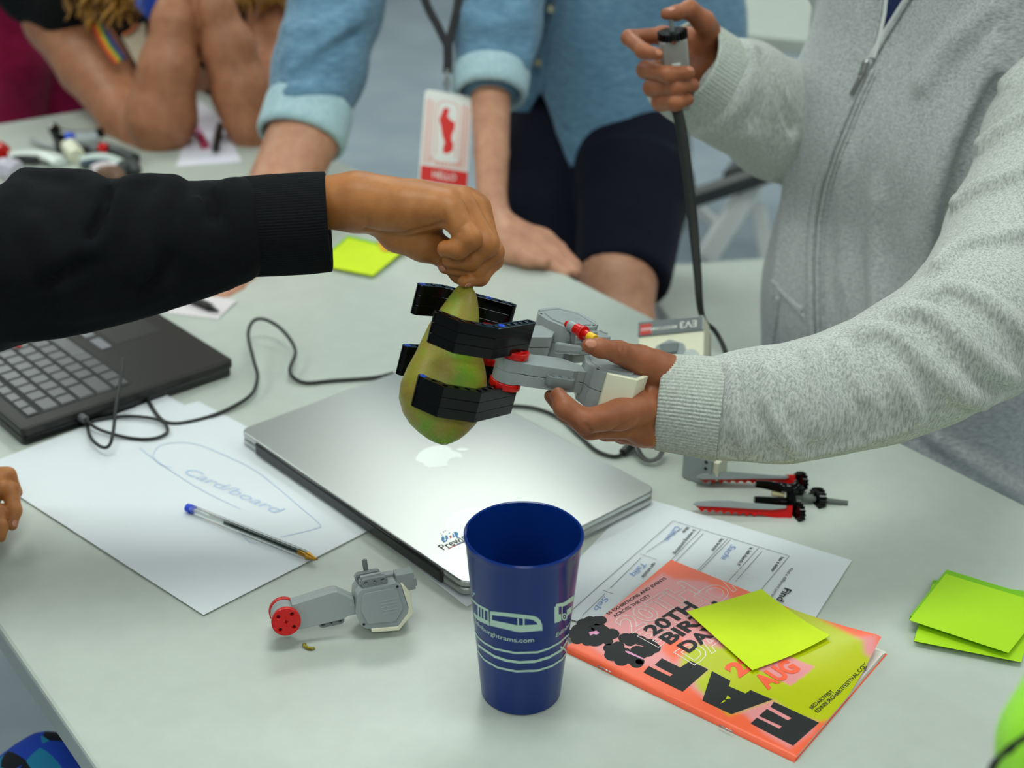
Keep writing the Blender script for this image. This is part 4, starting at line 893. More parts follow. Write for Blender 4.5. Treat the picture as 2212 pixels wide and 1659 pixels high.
def gear(c, ax, r, w_, nt_, name, m, parent, hole=True):
    ax = nrm(ax); u = nrm(np.cross(ax, (.1, .2, 1))); v_ = np.cross(ax, u); out = []
    for i in range(nt_):
        for f_, rr in ((0, .86), (.2, .86), (.35, 1), (.65, 1), (.8, .86)): a = 2 * PI * (i + f_) / nt_; out.append((r * rr * math.cos(a), r * rr * math.sin(a)))
    v, f = holed(out, [circ(0, 0, r * .22, 10)] + [circ(r * .52 * math.cos(a), r * .52 * math.sin(a), r * .15, 8) for a in (0, PI / 2, PI, 3 * PI / 2)], w_, 0)
    b = MB(); b.xf = frame(c, u, v_, ax); b.add(v, f); return b.build(name, m, parent, None)
dt = (d1 + d2) / 2; gax = CR * .93 + CW * .35 - CU * .05
gear(Q(*z4(1240, 1285), d1 + .002), gax, .0108, .0055, 16, 'gear_wheel', m_beam, tg); gear(Q(*z4(1220, 1495), d2 + .001), gax, .0105, .0055, 16, 'gear_wheel', m_beam, tg); gear(Q(*z4(1358, 1402), dt + .002), gax, .0115, .0070, 18, 'gear_wheel', m_beam, tg)
b = MB(); b.cyl(Q(*z4(1150, 1375), dt), Q(*z4(1566, 1424), dt), .0024, n=10); b.cyl(Q(*z4(1255, 1388), dt), Q(*z4(1325, 1396), dt), .0040, n=12); b.build('axle', mat('dark grey axle', S(96, 104, 98), .35), tg, 35)
b = MB(); b.tube([Q(*z4(1235, 1290), dt), Q(*z4(1175, 1340), dt), Q(*z4(1180, 1440), dt), Q(*z4(1215, 1480), dt)], .0050, 8); b.tube([Q(*z4(1090, 1310), dt), Q(*z4(1180, 1325), dt - .004), Q(*z4(1250, 1340), dt)], .0046, 10); b.build('linkage', m_beam, tg, 'all')
b = MB(); b.tube([Q(*z4(932, 1292), dt), Q(*z4(1010, 1300), dt), Q(*z4(1110, 1322), dt)], [.0034, .0042, .0050], 8); b.build('jaw_arm', m_beam, tg, 35)
b = MB(); b.tube([Q(*z4(922, 1408), dt), Q(*z4(1040, 1414), dt), Q(*z4(1150, 1420), dt)], [.0042, .0044, .0048], 8); b.build('jaw_arm', m_beam, tg, 35)
b = MB(); b.cyl(Q(*z4(1045, 1358), dt), Q(*z4(1130, 1370), dt), .0026, n=10); b.build('pin', mat('tan plastic', S(206, 196, 150), .4), tg, 35)
# pear stalk piece on the table
z2 = Zm(560, 1170, 5.53); b = MB(); b.tube(spline([Pz(*z2(535, 1215), .003), Pz(*z2(548, 1250), .002), Pz(*z2(590, 1275), .0015), Pz(*z2(630, 1278), .0015), Pz(*z2(665, 1268), .002)], 4), [.0013, .0016, .0018, .0017, .0014, .0013, .0014, .0015, .0015, .0016, .0016, .0016, .0015, .0014, .0012, .0010, .0007], 7)
tag(b.build('pear_stalk', vary(mat('yellow brown stalk', S(140, 125, 20), .6), (400, 400, 400), [S(100, 74, 20), S(165, 160, 20)]), None, 'all'), 'tiny broken-off brown pear stalk on the bare table below the loose motor', 'pear stalk')
# ================================================================ PARTS HEAP AT THE FAR LEFT
z5 = Zm(0, 0, 3.456)
def lay(x, y, z): return Pz(*z5(x, y), z)
def piece(name, pts, r, m, label, cat='toy part', flat=1.0, n=8):
    b = MB(); b.tube(spline([lay(*p) for p in pts], 5), r, n, flat=flat, upv=(0, 0, 1)); return tag(b.build(name, m, None, 40), label, cat, 'toy robot parts at the far left')
piece('curved_beam', [(392, 945, .035), (425, 985, .03), (560, 1010, .024), (690, 1000, .024), (775, 985, .026)], .0085, m_beam, 'black curved beam lying farthest back in the heap of robot parts', n=6)
piece('bracket', [(402, 955, .028), (430, 1030, .018), (455, 1105, .009)], .009, m_blackpl, 'dark upright bracket at the left end of the black curved beam', n=5)
piece('thin_rod', [(235, 1040, .010), (330, 1085, .006), (432, 1112, .005)], .0045, m_grey, 'slim grey rod pointing left out of the heap of robot parts')
piece('cream_connector', [(505, 1062, .022), (525, 1100, .016), (575, 1170, .010)], .013, m_cream, 'cream white connector in the middle of the heap of robot parts', n=6)
piece('grey_beam', [(575, 1060, .018), (660, 1066, .018), (735, 1050, .020)], .016, m_grey, 'thick grey block behind the cream connector in the heap', n=6)
piece('blue_pin', [(505, 1020, .030), (540, 1026, .030)], .0075, m_bpin, 'small blue pin on the black curved beam')
piece('red_pin', [(752, 1105, .014), (808, 1112, .014)], .0085, m_red, 'small red pin beside the leaning elbow')
piece('long_beam', [(560, 1120, .012), (740, 1095, .012), (880, 1130, .012), (1010, 1185, .012)], .010, mat('charcoal beam', S(52, 56, 58), .3), 'long charcoal beam reaching towards the leaning elbow', n=6)
piece('white_panel', [(70, 1168, .010), (220, 1150, .012), (360, 1165, .012), (450, 1215, .008)], .013, mat('white plastic', S(214, 222, 216), .3), 'white curved panel at the left of the heap of robot parts', flat=.5)
piece('black_rod', [(92, 1192, .010), (180, 1186, .010), (282, 1190, .010)], .006, m_blackpl, 'short black rod in front of the white curved panel')
piece('striped_panel', [(600, 1200, .010), (700, 1175, .014), (800, 1182, .014), (920, 1230, .008)], .012, mat('pale panel', S(196, 210, 204), .3), 'pale curved panel near the front of the heap, over a dark strip', flat=.5)
piece('dark_strip', [(600, 1232, .008), (690, 1215, .010), (800, 1218, .010), (880, 1240, .006)], .006, mat('teal strip', S(50, 72, 84), .35), 'dark blue-grey strip below the pale curved panel')
piece('curved_fin', [(690, 1268, .006), (760, 1240, .010), (850, 1246, .010), (905, 1275, .006)], .007, mat('pink white plastic', S(226, 214, 218), .35), 'pinkish white fin in front of the dark blue-grey strip')
piece('grey_hose', [(890, 1300, .006), (930, 1245, .014), (985, 1240, .014), (1010, 1290, .006)], .011, m_dark, 'dark grey curved hose at the right front of the heap')
piece('brown_ring', [(760, 1330, .006), (790, 1292, .014), (860, 1298, .014), (890, 1350, .006)], .012, mat('brown plastic', S(112, 84, 66), .5), 'brown arched piece just above the black sleeve')
piece('red_block', [(-30, 1120, .015), (18, 1150, .012)], .016, m_red, 'red block at the left edge behind the white curved panel')
piece('lilac_lump', [(20, 1280, .012), (60, 1262, .016), (120, 1290, .012)], .018, mat('lilac plastic', S(196, 190, 204), .4), 'pale lilac rounded piece at the left edge above the black sleeve')
piece('green_slat', [(700, 1228, .006), (850, 1250, .006)], .004, mat('green plastic', S(110, 130, 84), .5), 'thin green slat by the dark blue-grey strip')
quad_sheet('loose_sheet', [(380, 360), (432, 215), (482, 262), (522, 350)], .0006, lambda u, v: 0, mat('lilac paper', S(226, 224, 236), .8), 'pale lilac sheet of paper between the two leaning elbows', 'paper')
b = MB(); b.cyl(Pz(417, 268, .006), Pz(434, 296, .006), .0062, n=10); o = b.build('pink_pen', mat('pink pen', S(222, 150, 190), .4), None, 35); tag(o, 'pink felt pen with a red cap lying between the two elbows', 'pen')
b = MB(); b.cyl(Pz(434, 296, .006), Pz(443, 315, .006), .0066, n=10); b.build('cap', mat('raspberry', S(170, 40, 80), .4), o, 35)
b = MB(); b.cyl(Pz(475, 272, .006), Pz(466, 322, .006), .006, n=10); o = b.build('dark_pen', m_blackmat, None, 35); tag(o, 'dark felt pen to the right of the pink pen', 'pen')
b = MB(); b.cyl(Pz(466, 322, .006), Pz(465, 332, .006), .003, .001, 8); b.build('tip', m_dark, o, 35)
quad_sheet('loose_sheet', [(330, 672), (380, 628), (512, 652), (470, 690)], .0006, lambda u, v: .002 * u * v, mat('pinkish paper', S(216, 208, 212), .8), 'pinkish paper under the far pen beside the black sleeve', 'paper')
b = MB(); b.cyl(Pz(385, 634, .006), Pz(455, 664, .006), .0052, n=10); o = b.build('black_pen', m_blackmat, None, 35); tag(o, 'black pen on the pinkish paper below the black sleeve', 'pen')
b = MB(); b.cyl(Pz(455, 664, .006), Pz(472, 672, .005), .0045, .0012, 10); b.build('tip', m_blackpl, o, 35)
# ================================================================ PEOPLE
def jz(zm, x, y, d, r): p = zm(x, y); return J(p[0], p[1], d, r / zm.a[2])
def skin(name, c0, c1): return vary(mat(name, c0, .48, spec=.4, sss=.12), (60, 60, 60), [c0, c1], 5, .6, bump=.10, bump_scale=(900, 900, 900), dist=.0006)
def cloth(name, c0, c1, sc, rough=.9, bump=.25, bs=(1200, 1200, 1200), sheen=.2, contrast=(.35, .65), dist=.0006):
    return vary(mat(name, c0, rough, spec=.2, sheen=sheen), sc, [c0, c1], 5, .65, bump=bump, bump_scale=bs, contrast=contrast, dist=dist)
m_skA = skin('tan skin', S(176, 112, 56), S(156, 96, 46)); m_skB = skin('brown skin', S(158, 94, 60), S(136, 78, 48)); m_skG = skin('pale pink skin', S(200, 148, 118), S(184, 130, 104)); m_skW = skin('light skin', S(176, 120, 86), S(160, 102, 72)); m_skD = skin('warm brown skin', S(140, 92, 66), S(124, 80, 56))
m_nail = mat('fingernail', S(184, 122, 96), .3)
m_blk = cloth('black sweatshirt', S(5, 6, 10), S(10, 12, 17), (120, 120, 120), sheen=.0); m_hood = cloth('heather grey fleece', S(146, 152, 146), S(192, 197, 192), (560, 560, 130), contrast=(.36, .60)); m_hoodt = cloth('heather grey fleece body', S(142, 146, 147), S(186, 190, 190), (140, 420, 560), contrast=(.36, .60))
m_rib = cloth('grey ribbed knit', S(156, 164, 154), S(192, 198, 190), (500, 500, 500), contrast=(.38, .62)); m_blkrib = cloth('black ribbed knit', S(9, 10, 13), S(14, 16, 19), (300, 300, 300), sheen=.0)
m_den = cloth('light denim', S(84, 120, 146), S(112, 150, 176), (60, 60, 220)); m_denl = cloth('denim inside', S(158, 190, 200), S(180, 206, 214), (150, 150, 150)); m_navy = cloth('navy cotton', S(8, 10, 24), S(13, 16, 34), (100, 100, 100), sheen=.02); m_navyt = cloth('navy knit', S(18, 30, 70), S(26, 40, 84), (200, 200, 200))
def ribbed(name, js, nr, amp, m, parent, flat=1.0, rows=12):
    P = spline([j[:3] for j in js], max(2, rows // max(1, len(js) - 1))); R = np.interp(np.linspace(0, 1, len(P)), np.linspace(0, 1, len(js)), [j[3] for j in js]); n = nr * 4; b = MB(); vs = []
    t = nrm(P[-1] - P[0]); u = nrm(CW - t * (CW @ t)); w = np.cross(t, u)
    def ring(c, r, k): return [tuple(c + (u * math.cos(2 * PI * i / n) * flat + w * math.sin(2 * PI * i / n)) * (r + k * amp * (1, .2, -1, .2)[i % 4])) for i in range(n)]
    r0 = R[0]; vs = ring(P[0] + t * .012, r0 - .0045, 0) + ring(P[0] + t * .001, r0 - .0042, .3) + ring(P[0] - t * .0008, r0 - .002, .6)
    for c, r in zip(P, R): vs += ring(c, r, 1)
    N_ = len(vs) // n
    b.add(vs, [(i * n + j, i * n + (j + 1) % n, (i + 1) * n + (j + 1) % n, (i + 1) * n + j) for i in range(N_ - 1) for j in range(n)]); return b.build(name, m, parent, 'all')
def nails(f, zm, L, parent, mtl=None):
    """L: (x, y, dirx, diry, length, width) in crop pixels, laid on the finger surface"""
    for x, y, dx, dy, ln, wd_ in L:
        p = zm(x, y); d = float(trace(f, [p])[0]); c = CO + ray(*p) * d; e = .0006
        n_ = nrm([float(f((c + np.eye(3)[i] * e)[None].astype(np.float32))[0] - f((c - np.eye(3)[i] * e)[None].astype(np.float32))[0]) for i in range(3)])
        a = CR * dx - CU * dy; a = nrm(a - n_ * (a @ n_)); s_ = np.cross(n_, a); l_ = pxm(ln / zm.a[2], d) / 2; w_ = pxm(wd_ / zm.a[2], d) / 2; b = MB()
        b.add([c + a * l_ * math.cos(t) * k + s_ * w_ * math.sin(t) * k + n_ * (.0006 - .0005 * (k > .95) - (w_ * math.sin(t) * k) ** 2 / .015) for k in (.6, .9, 1) for t in np.linspace(0, 2 * PI, 14, endpoint=False)] + [c + n_ * .00052],
              [(k * 14 + i, k * 14 + (i + 1) % 14, (k + 1) * 14 + (i + 1) % 14, (k + 1) * 14 + i) for k in (0, 1) for i in range(14)] + [(42, (i + 1) % 14, i) for i in range(14)])
        b.build('fingernail', mtl or m_nail, parent, 'all')
def hand(palm, fingers, kp=.012, kf=.0035, kj=.005, kff=.0008):
    fp = Un(kp, *[chain(p, .004) for p in palm]); fs = [chain(f_, kf) for f_ in fingers]; ff = Un(kff, *fs); g = lambda P: smin(fp(P), ff(P), kj); return g, bounds([j for c in palm + fingers for j in c], .008)
def capped(a, b_, ra, rb, k=.006):
    a = np.asarray(a[:3]); b_ = np.asarray(b_[:3]); t = nrm(b_ - a); f = cone(a - t * .2, b_ + t * .2, ra + (ra - rb) * .2 / np.linalg.norm(b_ - a), rb - (ra - rb) * .2 / np.linalg.norm(b_ - a)); p, q = plane(a, -t), plane(b_, t)
    return lambda P: -smin(-f(P), -np.maximum(p(P), q(P)), k)
def creased(f, grooves):                                         # grooves: list of joint chains carved softly
    g = f
    for c, k in grooves: g = Sub(g, chain(c), k)
    return g
def smooth2(p): return [tuple(q) for q in spline([(x, y, 0) for x, y in p], 3)] if False else [(float(q[0]), float(q[1])) for q in spline([(x, y, 0) for x, y in p], 3)]
def taper(js):
    n = len(js); return [(j[0], j[1], j[2], j[3] * (.25 + .75 * min(1, 2.6 * math.sin(PI * (i + .15) / (n - .7))))) for i, j in enumerate(js)]
def with_folds(base, ridges, grooves, kr, kg):
    f = base
    if ridges:
        rf = [chain(taper(fold(base, smooth2(p), r, s_))) for p, r, s_ in ridges]; f = Un(kr, base, *rf)
    for p, r, s_ in grooves: f = Sub(f, chain(taper(fold(base, smooth2(p), r, s_))), kg)
    return f
# ---------------------------------------------------------------- person with the black sleeve
z3 = Zm(680, 340, 3.568); pa_ = empty('person', (-.62, .75, 0), 'person in a black sweatshirt reaching from the left to hold the pear stem', 'person')
palmA = [[jz(z3, -150, 350, 1.047, 170), jz(z3, 330, 345, 1.040, 184), jz(z3, 700, 395, 1.031, 182), jz(z3, 1000, 395, 1.026, 150)], [jz(z3, -150, 350, 1.052, 170), jz(z3, 330, 345, 1.052, 180), jz(z3, 760, 375, 1.056, 165), jz(z3, 1170, 352, 1.062, 118)], [jz(z3, 330, 345, 1.045, 186), jz(z3, 800, 380, 1.042, 172), jz(z3, 1120, 360, 1.046, 132)]]
thumbA = [jz(z3, 430, 430, 1.054, 110), jz(z3, 640, 585, 1.053, 144), jz(z3, 850, 660, 1.051, 146), jz(z3, 985, 730, 1.053, 108), jz(z3, 1110, 905, 1.054, 60), jz(z3, 1160, 962, 1.048, 46)]
fingA = [[jz(z3, 1050, 430, 1.020, 112), jz(z3, 1190, 625, 1.017, 92), jz(z3, 1105, 708, 1.018, 76), jz(z3, 1010, 706, 1.021, 68)], [jz(z3, 1160, 400, 1.034, 105), jz(z3, 1325, 670, 1.029, 92), jz(z3, 1200, 792, 1.031, 74), jz(z3, 1045, 790, 1.034, 64)],
         [jz(z3, 1235, 390, 1.047, 100), jz(z3, 1375, 730, 1.043, 80), jz(z3, 1240, 872, 1.042, 70), jz(z3, 1010, 838, 1.045, 62)], [jz(z3, 1270, 380, 1.058, 90), jz(z3, 1378, 790, 1.056, 72), jz(z3, 1275, 925, 1.046, 62), jz(z3, 1150, 958, 1.036, 48)]]
fA, (lo, hi) = hand(palmA, fingA + [thumbA], .014, .004, .006, .0007)
crA = [([jz(z3, 415, 570, 1.02, 9), jz(z3, 560, 592, 1.012, 8), jz(z3, 760, 575, 1.004, 9), jz(z3, 960, 520, 1.0, 12), jz(z3, 1000, 505, 1.0, 12)], .006)]
gA = Sub(fA, chain([(j[0], j[1], j[2], j[3]) for j in fold(fA, [z3(400, 555), z3(560, 590), z3(760, 572), z3(900, 540), z3(990, 515)], 2.6, -.15)]), .004)
for cr in ([(990, 415), (1000, 470), (1010, 500)], [(1165, 500), (1130, 545), (1112, 580)], [(400, 480), (408, 520), (400, 550)], [(1190, 770), (1170, 790)]):
    gA = Sub(gA, chain(fold(fA, [z3(*c) for c in cr], 1.5, -.2)), .0025)
vsA = snet(gA, lo, hi, .0014)
zL = Zm(0, 1000, 2.518); dL = 1.255
palmL = [[jz(zL, -420, 180, 1.20, 95), jz(zL, -200, 150, 1.225, 90), jz(zL, -60, 120, 1.235, 80)], [jz(zL, -420, 180, 1.20, 95), jz(zL, -160, 240, 1.225, 80), jz(zL, -70, 260, 1.235, 70)]]
fingL = [[jz(zL, -80, 70, 1.245, 60), jz(zL, 40, 70, 1.245, 46), jz(zL, 88, 160, 1.25, 34)], [jz(zL, -80, 140, 1.235, 58), jz(zL, 55, 150, 1.235, 48), jz(zL, 78, 260, 1.225, 38), jz(zL, 68, 340, 1.22, 28)], [jz(zL, -90, 220, 1.235, 55), jz(zL, -10, 270, 1.22, 44), jz(zL, 8, 350, 1.21, 34), jz(zL, 6, 405, 1.205, 26)]]
fL, (l2, h2) = hand(palmL, fingL); vsL = snet(fL, l2, h2, .002)
core = [J(560, 440, 1.047, 44), J(300, 520, 1.04, 60), J(0, 570, 1.03, 70), J(-380, 600, 1.0, 80), J(-640, 420, .98, 90), J(-720, 640, 1.0, 150), J(-740, 1050, 1.05, 180)]; arm2 = [J(-160, 1070, 1.20, 36), J(-420, 1000, 1.12, 55), J(-660, 560, 1.02, 90)]
fc = Un(.03, chain(core, .02), chain(arm2, .02)); lo2, hi2 = bounds(core + arm2, .02); vsC = snet(fc, lo2, hi2, .012, 1)
bodyA = link('body', mesh_np('body', *vsA, extra=[vsL, vsC]), pa_, m_skA, 'all')
nails(fA, z3, [(985, 858, -1, -.25, 62, 46), (1178, 985, -1, -.1, 60, 36)], bodyA); nails(fL, zL, [(80, 330, -.1, 1, 40, 34)], bodyA)
slA = [J(-640, 430, .985, 220), J(-330, 600, 1.0, 200), J(-120, 590, 1.03, 184), J(0, 576, 1.04, 156), J(150, 552, 1.045, 152), J(300, 534, 1.048, 134), J(430, 516, 1.05, 108), J(525, 491, 1.048, 104)]
torsoA = [J(-680, 500, 1.0, 240), J(-720, 800, 1.02, 320), J(-740, 1150, 1.06, 340)]; armA2 = [J(-690, 600, 1.04, 200), J(-440, 1000, 1.12, 130), J(-170, 1068, 1.2, 72)]
b0 = Un(.03, chain(slA, .02), chain(torsoA, .03), chain(armA2, .02))
fSA = with_folds(b0, [([(52, 385), (30, 440), (20, 530), (40, 620)], 24, .40), ([(45, 388), (110, 386), (195, 390)], 22, .40), ([(195, 388), (212, 440), (185, 510), (120, 580)], 20, .5), ([(272, 402), (250, 450), (232, 500), (170, 570)], 20, .5), ([(285, 400), (330, 396), (385, 402)], 20, .40), ([(378, 402), (345, 455), (326, 530), (320, 600)], 20, .5), ([(440, 425), (420, 480), (428, 545), (450, 600)], 14, .5),
                      ([(490, 398), (497, 440), (508, 500), (512, 560), (506, 600)], 22, .20), ([(520, 396), (530, 440), (538, 500), (540, 555), (534, 596)], 17, .15), ([(40, 725), (180, 700), (330, 660), (430, 626), (500, 602)], 18, .5), ([(130, 680), (280, 650), (390, 606)], 14, .6), ([(60, 480), (110, 545), (130, 650)], 22, .6), ([(455, 470), (470, 540), (485, 590)], 12, .5)],
                 [([(238, 408), (230, 440), (214, 480), (190, 520)], 9, .1), ([(440, 412), (456, 440), (462, 480)], 9, .1), ([(300, 640), (340, 600), (365, 550)], 7, .1), ([(90, 620), (150, 580), (200, 560)], 7, .1)], .012, .010)
lo, hi = bounds(slA + torsoA + armA2, .03); sdf_obj('sweatshirt', fSA, lo, hi, .0052, m_blk, pa_)
ribbed('cuff', [J(709, 479, 1.0535, 107), J(660, 483, 1.052, 109), J(590, 487, 1.050, 109), J(525, 491, 1.048, 107)], 110, .00028, m_blkrib, pa_)
# seated leg of the same person: patterned trousers
kn = [J(-520, 1800, 1.25, 180), J(-160, 1850, 1.30, 130), J(98, 1664, 1.32, 66), J(60, 1900, 1.40, 100), J(60, 2300, 1.55, 90)]
m_pat = mat('blue patterned fabric', S(20, 60, 160), .8); nt, bs_ = nodes(m_pat); vo = N(nt, 'ShaderNodeTexVoronoi'); vo.inputs['Scale'].default_value = 45; tc = N(nt, 'ShaderNodeTexCoord'); nt.links.new(tc.outputs['Object'], vo.inputs['Vector']); rp = N(nt, 'ShaderNodeValToRGB'); rp.color_ramp.interpolation = 'CONSTANT'
e = rp.color_ramp.elements; e[0].color = S(10, 14, 26); e[1].position = .35; e[1].color = S(24, 70, 190); q = e.new(.7); q.color = S(30, 140, 180); sx_ = N(nt, 'ShaderNodeSeparateColor'); nt.links.new(vo.outputs['Color'], sx_.inputs[0]); nt.links.new(sx_.outputs[0], rp.inputs[0]); nt.links.new(rp.outputs[0], bs_.inputs['Base Color'])
lo, hi = bounds(kn, .02); sdf_obj('trousers', chain(kn, .03), lo, hi, .01, m_pat, pa_)
# ---------------------------------------------------------------- person in the grey hoodie
ph_ = empty('person', (.453, 1.462, 0), 'person in a heather grey zip hoodie holding the gripper and a controller', 'person')
palmB = [[jz(z1, 2300, 900, 1.095, 190), jz(z1, 2010, 830, 1.085, 165), jz(z1, 1930, 760, 1.075, 130)], [jz(z1, 2300, 1040, 1.095, 190), jz(z1, 2000, 1110, 1.085, 165), jz(z1, 1880, 1140, 1.078, 145)], [jz(z1, 2250, 980, 1.095, 200), jz(z1, 2010, 970, 1.09, 190)]]
thumbB = [jz(z1, 2000, 800, 1.08, 150), jz(z1, 1840, 695, 1.064, 106), jz(z1, 1690, 632, 1.047, 74), jz(z1, 1570, 606, 1.036, 64), jz(z1, 1492, 590, 1.034, 51)]
fingB = [[jz(z1, 1900, 1000, 1.070, 140), jz(z1, 1700, 1060, 1.045, 105), jz(z1, 1465, 1106, 1.024, 84), jz(z1, 1325, 1010, 1.024, 74), jz(z1, 1282, 930, 1.032, 56)], [jz(z1, 1900, 1100, 1.078, 130), jz(z1, 1500, 1150, 1.050, 78), jz(z1, 1340, 1050, 1.052, 64), jz(z1, 1232, 935, 1.056, 46)], [jz(z1, 1900, 1160, 1.09, 120), jz(z1, 1610, 1165, 1.076, 72), jz(z1, 1430, 1090, 1.085, 58)], [jz(z1, 1920, 1190, 1.10, 100), jz(z1, 1720, 1190, 1.098, 66), jz(z1, 1560, 1130, 1.105, 52)]]
fB, (lo, hi) = hand(palmB, fingB + [thumbB], .014, .004, .008, .0008); gB = fB
for cr, w_ in (([(1690, 575), (1702, 630), (1690, 690)], 1.3), ([(1725, 585), (1730, 640)], 1.1), ([(1395, 1130), (1440, 1185), (1500, 1190)], 1.2), ([(1470, 1130), (1500, 1160), (1505, 1190)], 1.2), ([(1560, 1192), (1680, 1150), (1800, 1095)], 1.6), ([(1840, 860), (1900, 905), (1990, 880)], 2.0)):
    gB = Sub(gB, chain(fold(fB, [z1(*c) for c in cr], w_, -.2)), .0025)
vsB = snet(gB, lo, hi, .0014)
zC = Zm(1320, 0, 5.027)
palmC = [[jz(zC, 1400, 1000, 1.51, 260), jz(zC, 960, 640, 1.462, 200), jz(zC, 980, 430, 1.45, 140), jz(zC, 560, 390, 1.452, 95)], [jz(zC, 960, 640, 1.462, 190), jz(zC, 600, 760, 1.455, 100)], [jz(zC, 940, 700, 1.462, 170), jz(zC, 640, 930, 1.452, 95)], [jz(zC, 930, 760, 1.46, 150), jz(zC, 680, 1080, 1.445, 90)]]
thumbC = [jz(zC, 1010, 480, 1.445, 150), jz(zC, 1060, 330, 1.43, 118), jz(zC, 1005, 235, 1.415, 118), jz(zC, 850, 104, 1.40, 100), jz(zC, 705, 142, 1.388, 78), jz(zC, 598, 150, 1.385, 64)]
fingC = [[jz(zC, 560, 385, 1.452, 92), jz(zC, 196, 412, 1.425, 84), jz(zC, 350, 555, 1.392, 80), jz(zC, 500, 590, 1.384, 68)], [jz(zC, 600, 760, 1.455, 98), jz(zC, 375, 758, 1.425, 94), jz(zC, 620, 808, 1.380, 86), jz(zC, 835, 790, 1.384, 74)], [jz(zC, 620, 930, 1.45, 95), jz(zC, 445, 950, 1.42, 95), jz(zC, 700, 950, 1.388, 88), jz(zC, 890, 925, 1.40, 70)], [jz(zC, 660, 1090, 1.445, 90), jz(zC, 540, 1110, 1.42, 95), jz(zC, 700, 1115, 1.392, 88), jz(zC, 830, 1085, 1.40, 68)]]
fC, (lo, hi) = hand(palmC, fingC + [thumbC], .014, .004, .006, .0008); vsCh = snet(fC, lo, hi, .0018)
SD = np.array([.607, -.795, 0]); TC = np.array([.453, 1.462, TT])
def tj(s_, o_, z, r): p = TC + SD * s_ - TB * 0 + (-TB) * o_ + np.array([0, 0, z]); return (p[0], p[1], p[2], r)
coreB = [jz(z1, 2250, 980, 1.095, 150), J(1800, 850, 1.10, 70), J(2110, 700, 1.14, 90), J(2270, 300, 1.28, 80), J(2420, -60, 1.40, 80), tj(.05, 0, .42, .08)]; coreC = [jz(zC, 1400, 1000, 1.51, 230), J(1740, 290, 1.58, 60), J(1850, 290, 1.64, 65), J(1880, -150, 1.66, 70), tj(-.08, .03, .40, .08)]
coreT = [tj(0, 0, .50, .05), tj(0, 0, .42, .07), tj(0, 0, .2, .11), tj(0, 0, -.1, .11)]; legs_ = [[tj(-.07, .02, -.1, .08), tj(-.07, .02, -.70, .05)], [tj(.07, .02, -.1, .08), tj(.07, .02, -.70, .05)]]
fcb = Un(.03, chain(coreB, .02), chain(coreC, .02), chain(coreT, .02)); lo, hi = bounds(coreB + coreC + coreT, .02); vsK = snet(fcb, lo, hi, .012, 1)
bodyB = link('body', mesh_np('body', *vsB, extra=[vsCh, vsK]), ph_, m_skB, 'all')
nails(fB, z1, [(1508, 575, -1, -.06, 84, 66)], bodyB); nails(fC, zC, [(520, 570, 1, .3, 80, 70), (860, 745, 1, .1, 80, 60), (655, 100, -1, .25, 90, 52)], bodyB)
# sleeve towards the gripper
slB = [J(1548, 884, 1.085, 108), J(1620, 874, 1.088, 107), J(1700, 873, 1.09, 115), J(1800, 850, 1.10, 120), J(1900, 820, 1.11, 130), J(2000, 772, 1.12, 142), J(2105, 708, 1.145, 157), J(2195, 500, 1.235, 138), J(2275, 300, 1.305, 140), J(2380, 80, 1.37, 145), J(2450, -120, 1.42, 150)]
b1 = chain(slB, .02)
fSB = with_folds(b1, [([(1575, 785), (1590, 820), (1590, 880), (1600, 935), (1628, 985)], 20, .15), ([(1648, 780), (1668, 830), (1662, 880), (1700, 950), (1740, 985)], 17, .2), ([(1740, 755), (1756, 800), (1772, 880), (1764, 950)], 20, .2), ([(1690, 770), (1712, 830), (1710, 900)], 14, .5), ([(1850, 740), (1885, 716), (1940, 730), (1990, 775), (2060, 840), (2130, 880)], 24, .05), ([(1930, 700), (1962, 672), (2020, 684), (2080, 736), (2150, 800), (2200, 820)], 24, -.05), ([(1996, 650), (2040, 626), (2110, 642), (2180, 690), (2230, 740)], 24, .05),
                      ([(2020, 590), (2065, 540), (2140, 520), (2230, 500)], 24, .1), ([(2062, 450), (2110, 412), (2180, 385), (2250, 350)], 24, .15), ([(2115, 325), (2165, 285), (2240, 240)], 24, .1), ([(2165, 200), (2215, 150), (2260, 120)], 24, .4), ([(1800, 742), (1830, 790), (1880, 880)], 18, .3), ([(1920, 790), (1965, 860), (1990, 915)], 18, .3), ([(2040, 790), (2090, 850), (2160, 860)], 18, .5), ([(1560, 980), (1700, 985), (1850, 955), (2000, 905)], 14, .4)],
                 [([(1616, 800), (1620, 840), (1628, 880), (1648, 920)], 7, .3)], .0045, .009)
lo, hi = bounds(slB, .03); sdf_obj('sleeve', fSB, lo, hi, .0042, m_hood, ph_)
ribbed('cuff', [J(1426, 869, 1.090, 103), J(1460, 872, 1.088, 106), J(1510, 878, 1.085, 109), J(1558, 884, 1.083, 112)], 84, .00045, m_rib, ph_)
# other sleeve
slC = [J(1556, 196, 1.49, 108), J(1600, 208, 1.51, 113), J(1690, 262, 1.56, 122), J(1780, 295, 1.61, 125), J(1860, 280, 1.65, 128), J(1890, 60, 1.66, 130), J(1905, -160, 1.66, 140), tj(-.10, .04, .40, .085)]
b2 = chain(slC, .02); fSC = with_folds(b2, [([(1610, 100), (1650, 150), (1690, 230), (1700, 330)], 14, .5), ([(1600, 280), (1640, 300), (1680, 350)], 12, .5), ([(1612, 165), (1580, 240), (1510, 285)], 10, .4)], [([(1640, 120), (1680, 190), (1705, 280)], 9, -.1)], .02, .014)
lo, hi = bounds(slC, .03); sdf_obj('sleeve', fSC, lo, hi, .0055, m_hood, ph_)
ribbed('cuff', [J(1474, 140, 1.455, 108), J(1500, 158, 1.468, 110), J(1530, 178, 1.48, 111), J(1566, 202, 1.495, 112)], 80, .0004, m_rib, ph_)
